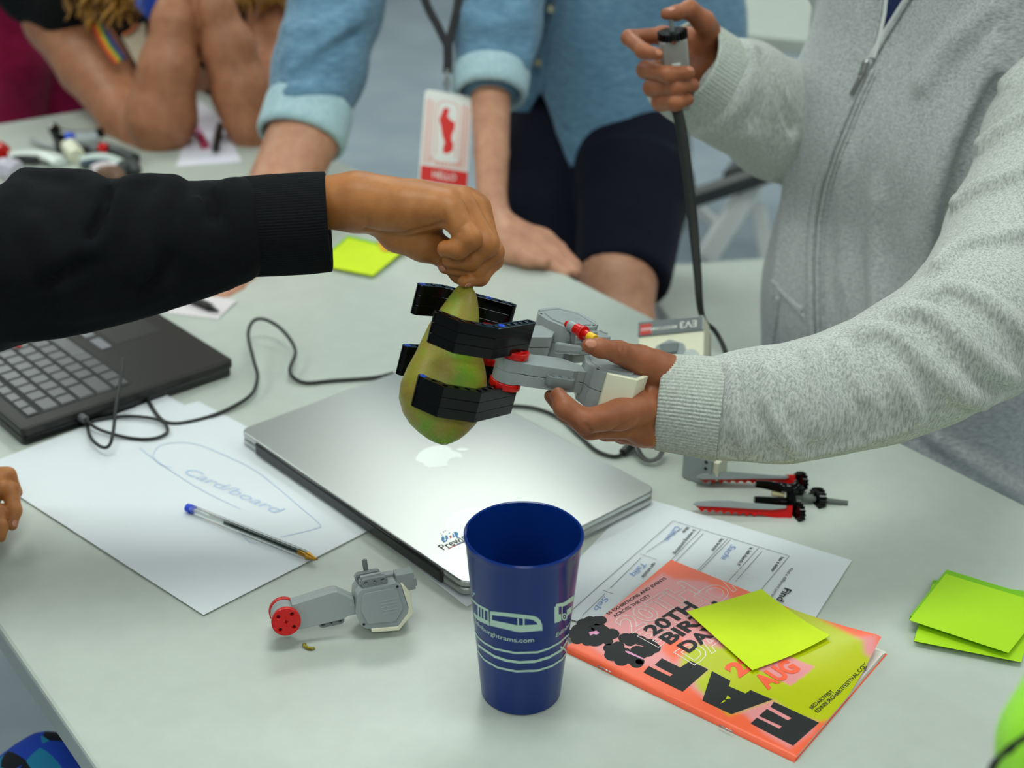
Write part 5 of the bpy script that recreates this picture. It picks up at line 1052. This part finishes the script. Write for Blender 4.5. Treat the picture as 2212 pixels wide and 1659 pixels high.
# torso of the hoodie
tors = Un(.03, chain([tj(-.05, 0, .42, .095), tj(-.05, 0, .25, .117), tj(-.05, 0, .05, .122), tj(-.05, 0, -.22, .128)], .04), chain([tj(.075, 0, .42, .10), tj(.07, 0, .25, .120), tj(.07, 0, .05, .126), tj(.07, 0, -.22, .130)], .04), chain([tj(-.14, .02, .40, .07), tj(.14, .02, .40, .07)]), chain([tj(0, .02, .40, .09), tj(0, .02, .50, .07)]))
tors = Cap(tors, plane((0, 0, TT - .20), (0, 0, -1)))
fT = with_folds(tors, [([(1905, 380), (1896, 560), (1906, 760)], 24, .5), ([(2160, 60), (2110, 190), (2056, 310), (2020, 440), (2004, 580), (1990, 680)], 30, .15), ([(1985, 480), (1972, 600), (1950, 740)], 20, .5), ([(2190, -20), (2060, 100), (1985, 210)], 30, .55), ([(1722, 280), (1702, 480), (1676, 680)], 20, .6), ([(2000, 930), (2100, 1000), (2220, 1080)], 18, .35), ([(1960, 960), (2060, 1020), (2160, 1090)], 14, .4), ([(1840, 300), (1825, 480), (1830, 660)], 18, .65)],
              [([(2150, 180), (2095, 310), (2050, 450), (2030, 560), (2010, 640)], 10, .3)], .009, .016)
lo, hi = bounds([tj(-.2, 0, .45, .1), tj(.2, 0, .45, .1), tj(0, 0, -.22, .2), tj(0, 0, .55, .05)], .02); hood = sdf_obj('hoodie', fT, lo, hi, .0055, m_hoodt, ph_)
fj = Un(.03, chain(legs_[0]), chain(legs_[1])); lo, hi = bounds(legs_[0] + legs_[1], .05); fj2 = Un(.03, *[chain([tuple(list(j[:3]) + [j[3] + .015]) for j in l]) for l in legs_]); sdf_obj('trousers', fj2, lo, hi, .012, m_navy, ph_)
hb = bvh(hood)
def on_hood(pl, lift=.001, n=5): return [q for q in (hit(hb, x, y, lift) for x, y in resample(pl, len(pl) * n)) if q is not None]
m_zip = mat('pale zip tape', S(176, 182, 180), .6); m_zipm = mat('zip metal', S(150, 152, 150), .3, .9); m_tooth = mat('white zip teeth', S(224, 228, 226), .4)
zline = [(1881, 128), (1872, 150), (1846, 205), (1823, 260), (1795, 330), (1770, 405), (1757, 480), (1752, 560), (1752, 675), (1757, 760)]
def off(pl, dx): return [(x + dx, y) for x, y in pl]
b = MB(); b.tube(on_hood(zline, .0015), .0046, 8, flat=.6); b.build('zip_placket', m_hoodt, ph_, 'all')
for dx, r in ((-11, .0024), (15, .0026), (25, .0018)):
    b = MB(); P = on_hood(off(zline[1:], dx), .0003)
    b.tube(P, r, 6); b.build('seam', m_hoodt, ph_, 'all')
VL, VR = [(1909, -30), (1903, 30), (1893, 80), (1881, 124)], [(1985, -30), (1950, 22), (1918, 72), (1888, 124)]
a_, c_ = [hit(hb, *p, .0022) for p in resample(VL, 14)], [hit(hb, *p, .0022) for p in resample(VR, 14)]
if all(x is not None for x in a_ + c_):
    b = MB(); L = []
    for p, q in zip(a_, c_): L += [p + (q - p) * k for k in (0, .33, .66, 1)]
    b.add(L, [(i * 4 + j, i * 4 + j + 1, (i + 1) * 4 + j + 1, (i + 1) * 4 + j) for i in range(13) for j in range(3)]); b.build('tshirt', m_navyt, ph_, 'all')
    for ln, px_ in ((a_, VL), (c_, VR)):
        b = MB(); b.tube(ln, .0024, 8, flat=.6); b.build('zip_tape', m_hoodt, ph_, 'all')
        b = MB(); inw = nrm((c_[0] - a_[0])) * (1 if ln is a_ else -1)
        P = spline(ln, 3)[::1]
        for p in P: b.box(p + inw * .0042 - CW * .002, (.0034, .0024, .0018))
        o = b.build('zip_teeth', m_tooth, ph_, None); o['kind'] = 'stuff'
zs = on_hood([(1876, 130), (1866, 165)], .005, 3); b = MB(); b.tube(zs, .0042, 8, flat=.6); b.build('zip_slider', m_zipm, ph_, 'all')
zs = on_hood([(1868, 160), (1845, 205)], .006, 3); b = MB(); b.tube(zs, .0026, 6, flat=.5); b.build('zip_pull', m_zipm, ph_, 'all')
for pl in ([(1668, 606), (1690, 632), (1720, 665), (1744, 690)], [(1680, 640), (1676, 700), (1668, 756)], [(1700, 640), (1735, 672)]):
    b = MB(); P = on_hood(pl, 0.0002); b.tube(P, .0026, 6); b.build('pocket_seam', m_hoodt, ph_, 'all')
# ---------------------------------------------------------------- controller held in the upper hand
cax = nrm(Q(*zC(672, 420), 1.396) - Q(*zC(742, 1190), 1.432)); cX = nrm(CR - cax * (CR @ cax)); cY = np.cross(cax, cX); cO = Q(*zC(740, 1180), 1.432); cl = float(np.linalg.norm(Q(*zC(672, 420), 1.396) - cO))
ct = empty('hand_controller', cO, 'grey hand-held controller with a black toothed cap, gripped in the upper hand', 'controller'); MCt = frame(cO, cX, cY, cax)
b = MB(); b.xf = MCt; b.prism([(-.0115, -.012), (.0115, -.012), (.0135, -.009), (.0135, .012), (-.0135, .012), (-.0135, -.009)], cl * .35, cl); b.prism([(-.010, -.010), (.010, -.010), (.011, .010), (-.011, .010)], 0, cl * .36); b.build('casing', mat('warm grey plastic', S(146, 148, 142), .32), ct, None, bevel=.0008)
for zz_ in (.67, .335):
    b = MB(); b.xf = MCt; b.box((.0, -.0128, cl * zz_), (.0085, .002, .004)); b.build('clip_tab', mat('pale tab', S(214, 220, 218), .3), ct, None)
gear(cO + cax * (cl + .004), cax, .0152, .0075, 22, 'toothed_cap', m_beam, ct)
b = MB(); b.cyl(cO + cax * (cl - .001), cO + cax * (cl + .007), .0128, n=24); b.cyl(cO + cax * (cl + .007), cO + cax * (cl + .0215), .0026, n=10); b.build('button_rod', m_grey2, ct, 35)
b = MB(); b.xf = MCt; b.cyl((0, -.0136, cl - .0005), (0, -.0118, cl - .0005), .0020, n=10); b.build('pin', mat('copper pin', S(150, 80, 50), .4), ct, 35)
# ---------------------------------------------------------------- person in the denim shirt
pg = empty('person', (.12, 2.25, 0), 'person in a light denim shirt and navy shorts leaning both hands on the table', 'person')
faR = [J(1062, 150, 1.97, 46), J(1060, 225, 1.95, 42), J(1062, 330, 1.91, 38), J(1062, 430, 1.87, 33), J(1075, 490, 1.845, 34), J(1100, 520, 1.835, 38)]
palG = [faR, [J(1090, 500, 1.84, 34), J(1170, 525, 1.845, 30)], [J(1085, 525, 1.82, 34), J(1150, 560, 1.81, 26)]]
finG = [[J(1165, 520, 1.85, 24), J(1205, 540, 1.84, 18), J(1245, 575, 1.825, 13)], [J(1155, 530, 1.83, 24), J(1200, 555, 1.815, 18), J(1243, 588, 1.80, 14)], [J(1145, 545, 1.815, 22), J(1180, 568, 1.80, 16), J(1222, 592, 1.79, 12)], [J(1100, 545, 1.805, 22), J(1140, 562, 1.79, 15), J(1175, 566, 1.785, 12)]]
fG, (lo, hi) = hand(palG, finG, .02, .006, .012, .002); vG1 = snet(fG, lo, hi, .0032)
faL = [J(700, 120, 2.0, 74), J(658, 290, 1.93, 78), J(610, 400, 1.89, 72), J(540, 525, 1.82, 52), J(500, 590, 1.765, 44)]
finL = [[J(500, 592, 1.765, 36), J(468, 618, 1.735, 25), J(440, 630, 1.725, 21), J(424, 636, 1.72, 17)], [J(510, 596, 1.765, 36), J(484, 626, 1.73, 24), J(462, 644, 1.715, 18)], [J(522, 590, 1.775, 36), J(505, 628, 1.735, 24), J(488, 646, 1.715, 18)]]
fG2, (lo, hi) = hand([faL], finL, .02, .006, .014, .003); vG2 = snet(fG2, lo, hi, .004)
legR = [J(1360, 420, 2.08, 90), J(1334, 600, 2.0, 80), J(1335, 720, 1.98, 76), J(1330, 900, 2.03, 62), J(1320, 1200, 2.22, 50)]; legL = [J(1160, 420, 2.2, 70), J(1150, 560, 2.16, 60), J(1150, 900, 2.25, 50), J(1150, 1150, 2.4, 45)]
tG = [J(1365, -350, 2.0, 110), J(1370, -50, 2.12, 150), J(1320, 250, 2.22, 130)]; upR = [J(1062, 150, 1.97, 46), J(1075, 60, 1.99, 60), J(1090, -60, 2.02, 66), J(1200, -320, 2.01, 80)]; upL = [J(690, 150, 1.97, 72), J(725, 20, 2.01, 72), J(760, -120, 2.03, 75), J(960, -320, 2.02, 82), J(1365, -350, 2.0, 80)]
fgc = Un(.04, chain(legR, .02), chain(legL, .02), chain(tG, .03), chain(upR, .02), chain(upL, .02)); lo, hi = bounds(legR + legL + tG + upR + upL, .02); vG3 = snet(fgc, lo, hi, .012, 1)
link('body', mesh_np('body', *vG1, extra=[vG2, vG3]), pg, m_skG, 'all')
# sleeves
sL = [J(662, 240, 1.94, 88), J(690, 150, 1.97, 97), J(725, 20, 2.01, 97), J(760, -120, 2.03, 100), J(960, -320, 2.02, 110)]
bL = chain(sL, .02); fSL = with_folds(bL, [([(610, 60), (680, 70), (760, 30)], 14, .5), ([(628, 165), (680, 130), (750, 60), (790, 10)], 15, .4), ([(625, 205), (680, 195), (735, 200)], 10, .5), ([(640, 100), (620, 130)], 12, .5)], [([(640, 165), (700, 120), (770, 70)], 9, -.1)], .02, .014); lo, hi = bounds(sL, .03); sdf_obj('sleeve', fSL, lo, hi, .007, m_den, pg)
fCL = Sub(Un(.006, capped(J(648, 308, 1.925, 1), J(672, 222, 1.948, 1), pxm(98, 1.93), pxm(96, 1.945), .012)), cone(J(640, 335, 1.92, 1)[:3], J(660, 262, 1.938, 1)[:3], pxm(84, 1.93), pxm(84, 1.93)), .006); lo, hi = bounds([J(648, 308, 1.925, 105), J(672, 222, 1.948, 105)], .01); sdf_obj('rolled_cuff', fCL, lo, hi, .005, m_denl, pg)
sR = [J(1064, 150, 1.972, 82), J(1075, 60, 1.99, 90), J(1090, -60, 2.02, 95), J(1200, -320, 2.01, 110)]
fSR = with_folds(chain(sR, .02), [([(1000, 30), (1060, 60), (1130, 40)], 12, .5), ([(1130, 0), (1140, 80), (1130, 140)], 14, .4)], [], .02, .014); lo, hi = bounds(sR, .03); sdf_obj('sleeve', fSR, lo, hi, .007, m_den, pg)
fCR = Sub(capped(J(1058, 212, 1.952, 1), J(1062, 150, 1.968, 1), pxm(80, 1.95), pxm(86, 1.965), .012), cone(J(1056, 250, 1.945, 1)[:3], J(1060, 190, 1.958, 1)[:3], pxm(66, 1.95), pxm(66, 1.95)), .006); lo, hi = bounds([J(1058, 225, 1.952, 90), J(1062, 150, 1.968, 90)], .01); sdf_obj('rolled_cuff', fCR, lo, hi, .005, m_denl, pg)
# shirt body: open tube with a shaped tail hem, split at the placket
hx = [1095, 1110, 1128, 1150, 1168, 1176, 1190, 1205, 1220, 1237, 1262, 1300, 1350, 1400, 1440, 1480, 1530, 1590, 1640]; hy = [306, 300, 275, 235, 203, 203, 240, 290, 345, 376, 366, 346, 328, 310, 292, 274, 262, 252, 250]
b = MB(); nc, nr = 120, 34
def shirt(i, j):
    a = 2 * PI * i; cx = 1360; ux = math.cos(a); front = math.sin(a); py1 = float(np.interp(cx + 250 * ux, hx, hy)) if front > 0 else 285 + 20 * math.sin(a * 3)
    t = j; py = -420 + (py1 + 420) * t; wx = 185 + 70 * min(1, t * 1.5); d0 = 2.02 + .20 * t; px = cx + wx * ux; fl = .010 * math.sin(a * 7 + t * 3) * t
    return tuple(Q(px, py, d0 - (.125 + fl) * front))
b.grid(shirt, nc, nr, closed_u=True); o = b.build('shirt', m_den, pg, 'all'); so = o.modifiers.new('thickness', 'SOLIDIFY'); so.thickness = .003; so.offset = -1
sb_ = bvh(o)
P = [q for q in (hit(sb_, x, y, .001) for x, y in resample([(1215, -30), (1190, 60), (1176, 130), (1172, 200)], 16)) if q is not None]
if len(P) > 3: b = MB(); b.tube(P, .006, 6, flat=.4); b.build('placket', m_den, pg, 'all')
for q in ((1165, 135), (1195, 20)):
    p = hit(sb_, *q, .004)
    if p is not None: b = MB(); b.cyl(p, p - CW * .003, .0062, n=14); b.build('button', mat('horn button', S(150, 150, 120), .4), pg, 35)
sh = [[J(1330, 200, 2.24, 150), J(1372, 400, 2.11, 124), J(1352, 560, 2.02, 106)], [J(1250, 200, 2.26, 140), J(1180, 350, 2.20, 108), J(1175, 480, 2.16, 104), J(1190, 560, 2.14, 96)]]
fS1 = Un(.02, chain([J(1330, 200, 2.24, 150), J(1372, 400, 2.11, 122)], .02), capped(J(1372, 390, 2.115, 1), J(1344, 612, 2.0, 1), pxm(122, 2.11), pxm(104, 2.0), .010)); fS2 = chain(sh[1], .02); fS = Un(.006, fS1, fS2); lo, hi = bounds(sh[0] + sh[1], .05); sdf_obj('shorts', fS, lo, hi, .007, m_navy, pg)
# lanyard and badge
bd = empty('badge', Q(972, 300, 1.93), 'white and red name badge hanging from a black lanyard in front of the denim shirt', 'badge')
m_lan = mat('black webbing', S(18, 18, 22), .7); m_card = mat('glossy badge card', S(232, 234, 230), .25); m_badr = mat('badge red', S(214, 24, 18), .5)
def strap(pts, rpx, parent, name='strap', m=None): b = MB(); P = spline([Q(*p) for p in pts], 6); b.tube(P, pxm(rpx, 1.95), 8, flat=.25, upv=CW); return b.build(name, m or m_lan, parent, 'all')
strap([(870, -140, 1.99), (918, 0, 1.955), (945, 55, 1.945), (966, 98, 1.94)], 9, bd); strap([(1005, -140, 1.995), (990, 0, 1.95), (980, 50, 1.944), (968, 98, 1.94)], 9, bd); strap([(967, 92, 1.939), (968, 130, 1.938), (966, 158, 1.937)], 10, bd)
b = MB(); b.tube([Q(966, 150, 1.937), Q(966, 178, 1.936)], pxm(4, 1.94), 8); b.tube([Q(958, 178, 1.935), Q(972, 182, 1.935), Q(966, 196, 1.933), Q(958, 178, 1.935)], pxm(3, 1.94), 6); b.build('clip', m_zipm, bd, 'all')
bX = nrm(Q(1022, 214, 1.95) - Q(918, 196, 1.93)); bU = nrm(Q(919, 196, 1.93) - Q(929, 470, 1.905)); bN = np.cross(bX, bU); bU = np.cross(bN, bX); bO = Q(918, 192, 1.93); bw = .0690; bh = .150; MBd = frame(bO, bX, bU, bN)
def bpoly(polys, z, name, m):
    b = MB(); b.xf = MBd
    for i, pl in enumerate(polys): b.add([(x * bw, -y * bw, z + i * 2e-6) for x, y in pl], [list(range(len(pl)))])
    return b.build(name, m, bd, None)
b = MB(); b.xf = MBd; b.prism([(x, y) for x, y in rrect(0, -bh, bw, 0, .007)], -.0012, .0012); b.build('card', m_card, bd, 35, bevel=.0004)
stripes = [[(x, y0), (x + .018, y0), (x + .018, 1.55), (x, 1.55)] for x, y0 in ((.05, .2), (.10, .2), (.145, .22), (.20, .24), (.79, .2), (.835, .2), (.88, .22), (.93, .25))]
bpoly(stripes, .00135, 'printed_stripe', mat('pale red print', S(226, 130, 116), .5))
fr = spline([(.30, 1.35), (.27, .5), (.30, .25), (.5, .18), (.70, .25), (.73, .5), (.72, 1.35)], 5); b = MB(); b.xf = MBd; L = []
for x, y in fr: L += [(x * bw, -y * bw, .00138), ((x * .92 + .04) * bw, -(y * .97 + .02) * bw, .00138)]
b.add(L, [(2 * i, 2 * i + 1, 2 * i + 3, 2 * i + 2) for i in range(len(fr) - 1)]); b.build('printed_frame', mat('pale red print', S(226, 130, 116), .5), bd, None)
bpoly([[(.40, .36), (.46, .32), (.53, .35), (.50, .50), (.58, .58), (.66, .60), (.66, .74), (.61, .88), (.62, 1.0), (.66, 1.06), (.65, 1.20), (.56, 1.28), (.46, 1.28), (.45, 1.18), (.48, 1.06), (.42, .92), (.38, .74), (.33, .60), (.36, .50)]], .0014, 'printed_figure', m_badr)
bpoly([[(.03, 1.60), (.99, 1.60), (.99, 1.92), (.03, 1.92)]], .0014, 'red_band', m_badr)
def btxt(body, x, y, w_, h_, m, arc=0): v, f = text_mesh(body, 1, .012); k = w_ / v[:, 0].max(); b = MB(); b.xf = MBd; b.add([((x + p[0] * k) * bw, (-y + p[1] * h_ / .72 + arc * (4 * (p[0] * k / w_ - .5) ** 2 - 1)) * bw, .00155) for p in v], f); b.build('printed_text', m, bd, None)
btxt('Festival', .18, 1.50, .64, .13, mat('pale red print', S(226, 130, 116), .5), .06); btxt('HELLO', .26, 1.82, .50, .14, m_card); btxt('my name is', .16, 2.08, .66, .10, m_dark)
# ---------------------------------------------------------------- person leaning on both elbows
pw = empty('person', (-.62, 2.75, 0), 'person in a black T-shirt leaning on both bare elbows at the table', 'person')
u1 = [J(100, -60, 2.52, 90), J(136, 40, 2.46, 82), J(200, 140, 2.39, 74), J(275, 245, 2.30, 62), J(325, 312, 2.26, 48)]; f1 = [J(345, 310, 2.24, 46), J(348, 258, 2.225, 74), J(364, 150, 2.20, 62), J(376, 50, 2.19, 46), J(392, -40, 2.2, 38), J(400, -90, 2.2, 44), J(410, -140, 2.21, 36)]
f2 = [J(548, 300, 2.26, 42), J(540, 262, 2.25, 54), J(522, 200, 2.24, 62), J(491, 100, 2.22, 55), J(465, 20, 2.2, 41), J(452, -40, 2.2, 38), J(445, -100, 2.2, 44)]; u2 = [J(555, 290, 2.275, 48), J(590, 170, 2.36, 70), J(625, 40, 2.42, 86), J(650, -100, 2.5, 95)]
tw = [J(160, -130, 2.56, 120), J(380, -160, 2.6, 130), J(620, -150, 2.56, 120)]; tw2 = [J(380, -160, 2.6, 150), J(400, 120, 2.85, 140), J(400, 330, 3.0, 130)]
fw = Un(.006, chain(u1, .015), Un(.001, chain(f1, .015), chain(f2, .015)), chain(u2, .015)); lo, hi = bounds(u1 + f1 + f2 + u2, .02); vW = snet(fw, lo, hi, .006); fw2 = Un(.04, chain(tw, .03), chain(tw2, .03)); lo, hi = bounds(tw + tw2, .02); vW2 = snet(fw2, lo, hi, .016, 1)
link('body', mesh_np('body', *vW, extra=[vW2]), pw, m_skW, 'all')
m_tee = cloth('black jersey', S(7, 7, 9), S(12, 12, 15), (80, 80, 80), sheen=0)
ts = [J(20, -140, 2.5, 130), J(95, -50, 2.45, 108), J(160, 6, 2.40, 90)]; fts = Un(.03, chain(ts, .02), chain([J(60, -140, 2.58, 150), J(380, -180, 2.63, 160), J(640, -170, 2.58, 140)], .03), chain([J(380, -160, 2.63, 175), J(400, 120, 2.88, 165), J(400, 280, 3.0, 150)], .03)); lo, hi = bounds(ts + [J(60, -140, 2.58, 150), J(640, -170, 2.58, 150), J(400, 280, 3.0, 170)], .03); sdf_obj('tshirt', fts, lo, hi, .012, m_tee, pw)
m_hair = vary(mat('golden brown hair', S(150, 100, 36), .5), (30, 30, 90), [S(92, 58, 24), S(196, 140, 52)], 5, .6, bump=.5, bump_scale=(60, 60, 300), dist=.004); b = MB(); random.seed(3)
for k in range(110):
    x0 = random.uniform(160, 312); x1 = x0 + random.uniform(-26, 26); yb = 14 + 60 * math.exp(-((x0 - 225) / 45) ** 2) * random.uniform(.2, 1) + random.uniform(0, 25); d_ = random.uniform(2.26, 2.36); ph0 = random.uniform(0, 6); am = random.uniform(5, 12)
    P = [Q(x0 + (x1 - x0) * t + am * math.sin(ph0 + t * 13), -120 + (yb + 120) * t, d_ + .012 * math.cos(ph0 + t * 13)) for t in np.linspace(0, 1, 20)]; b.tube(P, [pxm(r, 2.3) for r in np.interp(np.linspace(0, 1, 20), [0, .8, 1], [5.5, 4.5, 1.5])], 5)
for k in range(44):
    x0 = 500 + k * 3.2; yb = random.uniform(124, 150); P = [Q(x0 + 6 * math.sin(k + t * 8), -120 + yb * t, 2.33 + .02 * math.sin(k)) for t in np.linspace(0, 1, 10)]; b.tube(P, [pxm(r, 2.3) for r in np.interp(np.linspace(0, 1, 10), [0, .8, 1], [6, 5, 2])], 5)
o = b.build('hair', m_hair, pw, 'all'); o['kind'] = 'stuff'
rb = [(205, 25, 2.30), (218, 62, 2.285), (236, 98, 2.275), (262, 132, 2.265)]
for k, c in enumerate((S(214, 60, 34), S(228, 130, 30), S(200, 190, 50), S(70, 130, 70), S(44, 70, 140), S(80, 50, 110))):
    b = MB(); b.tube(spline([Q(x + (k - 2.5) * 4.6, y - (k - 2.5) * 2.2, d_) for x, y, d_ in rb], 5), pxm(2.7, 2.28), 6); b.build('rainbow_stripe', mat('ribbon %d' % k, c, .6), pw, 'all')
quad = [Q(262, 78, 2.27), Q(312, 48, 2.26), Q(318, 112, 2.25), Q(296, 142, 2.25)]; b = MB(); b.add(quad + [p + CW * .003 for p in quad], [(0, 1, 2, 3), (7, 6, 5, 4), (0, 4, 5, 1), (1, 5, 6, 2), (2, 6, 7, 3), (3, 7, 4, 0)]); b.build('name_card', mat('beige card', S(176, 160, 136), .6), pw, None)
b = MB(); b.tube(spline([Q(266, 76, 2.262), Q(285, 66, 2.258), Q(298, 50, 2.256)], 4), .0030, 6); b.build('card_print', mat('rust print', S(176, 92, 50), .6), pw, 'all')
m_scr = cloth('blue hair tie fabric', S(16, 40, 120), S(30, 66, 160), (40, 40, 40)); fsr = Un(.008, chain([J(308, 8, 2.22, 16), J(330, 26, 2.2, 18), J(350, 14, 2.2, 15), J(382, -8, 2.2, 16), J(425, -4, 2.2, 14), J(440, -14, 2.2, 14)], .004), ell(Q(340, 6, 2.2), (.026, .02, .02))); lo, hi = bounds([J(290, 30, 2.2, 30), J(460, -30, 2.2, 30)], .02); sdf_obj('wrist_tie', fsr, lo, hi, .005, m_scr, pw)
# ---------------------------------------------------------------- person in magenta trousers
pm = empty('person', (-1.3, 3.2, 0), 'person in magenta trousers standing behind the far left table edge', 'person')
m_mag = cloth('magenta cotton', S(150, 14, 62), S(176, 22, 78), (40, 40, 40))
lg = [[J(-10, -100, 2.9, 140), J(20, 120, 2.95, 92), J(20, 330, 3.1, 84), J(20, 700, 3.5, 60)], [J(90, -100, 2.95, 130), J(152, 130, 3.02, 62), J(150, 330, 3.15, 64), J(150, 690, 3.5, 50)]]
lo, hi = bounds(lg[0] + lg[1], .03); sdf_obj('trousers', Un(.006, chain(lg[0], .03), chain(lg[1], .03)), lo, hi, .012, m_mag, pm)
tb_ = [J(0, -60, 2.95, 140), J(10, -420, 2.9, 150), J(10, -520, 2.9, 60)]; lo, hi = bounds(tb_ + lg[0] + lg[1], .02); bd_ = Un(.03, chain(tb_, .02), *[chain([tuple(list(j[:3]) + [j[3] * .7]) for j in l], .02) for l in lg]); sdf_obj('body', bd_, lo, hi, .02, m_skW, pm)
# ---------------------------------------------------------------- person in the lime jacket, close to the lens
pl_ = empty('person', (.35, .35, 0), 'blurred lime green jacket with a dark strap at the bottom right corner', 'person')
m_jk = cloth('lime jacket', S(150, 226, 44), S(164, 236, 60), (60, 60, 60), bump=.1); lj = [J(2460, 1400, .66, 190), J(2318, 1620, .64, 150), J(2350, 1900, .64, 240)]
fj_ = chain(lj, .01); lo, hi = bounds(lj, .02); sdf_obj('jacket', fj_, lo, hi, .006, m_jk, pl_)
sp_ = fold(fj_, [(2120, 1720), (2150, 1655), (2185, 1620), (2225, 1592), (2290, 1570)], 13, .25); b = MB(); b.tube([s_[:3] for s_ in sp_], [s_[3] for s_ in sp_], 8, flat=.5); b.build('strap', m_lan, pl_, 'all')
lb = [J(2420, 1460, .68, 130), J(2320, 1650, .66, 90), J(2340, 1880, .66, 150), J(2420, 2300, .7, 160)]; lo, hi = bounds(lb, .02); sdf_obj('body', chain(lb, .03), lo, hi, .015, m_skB, pl_)
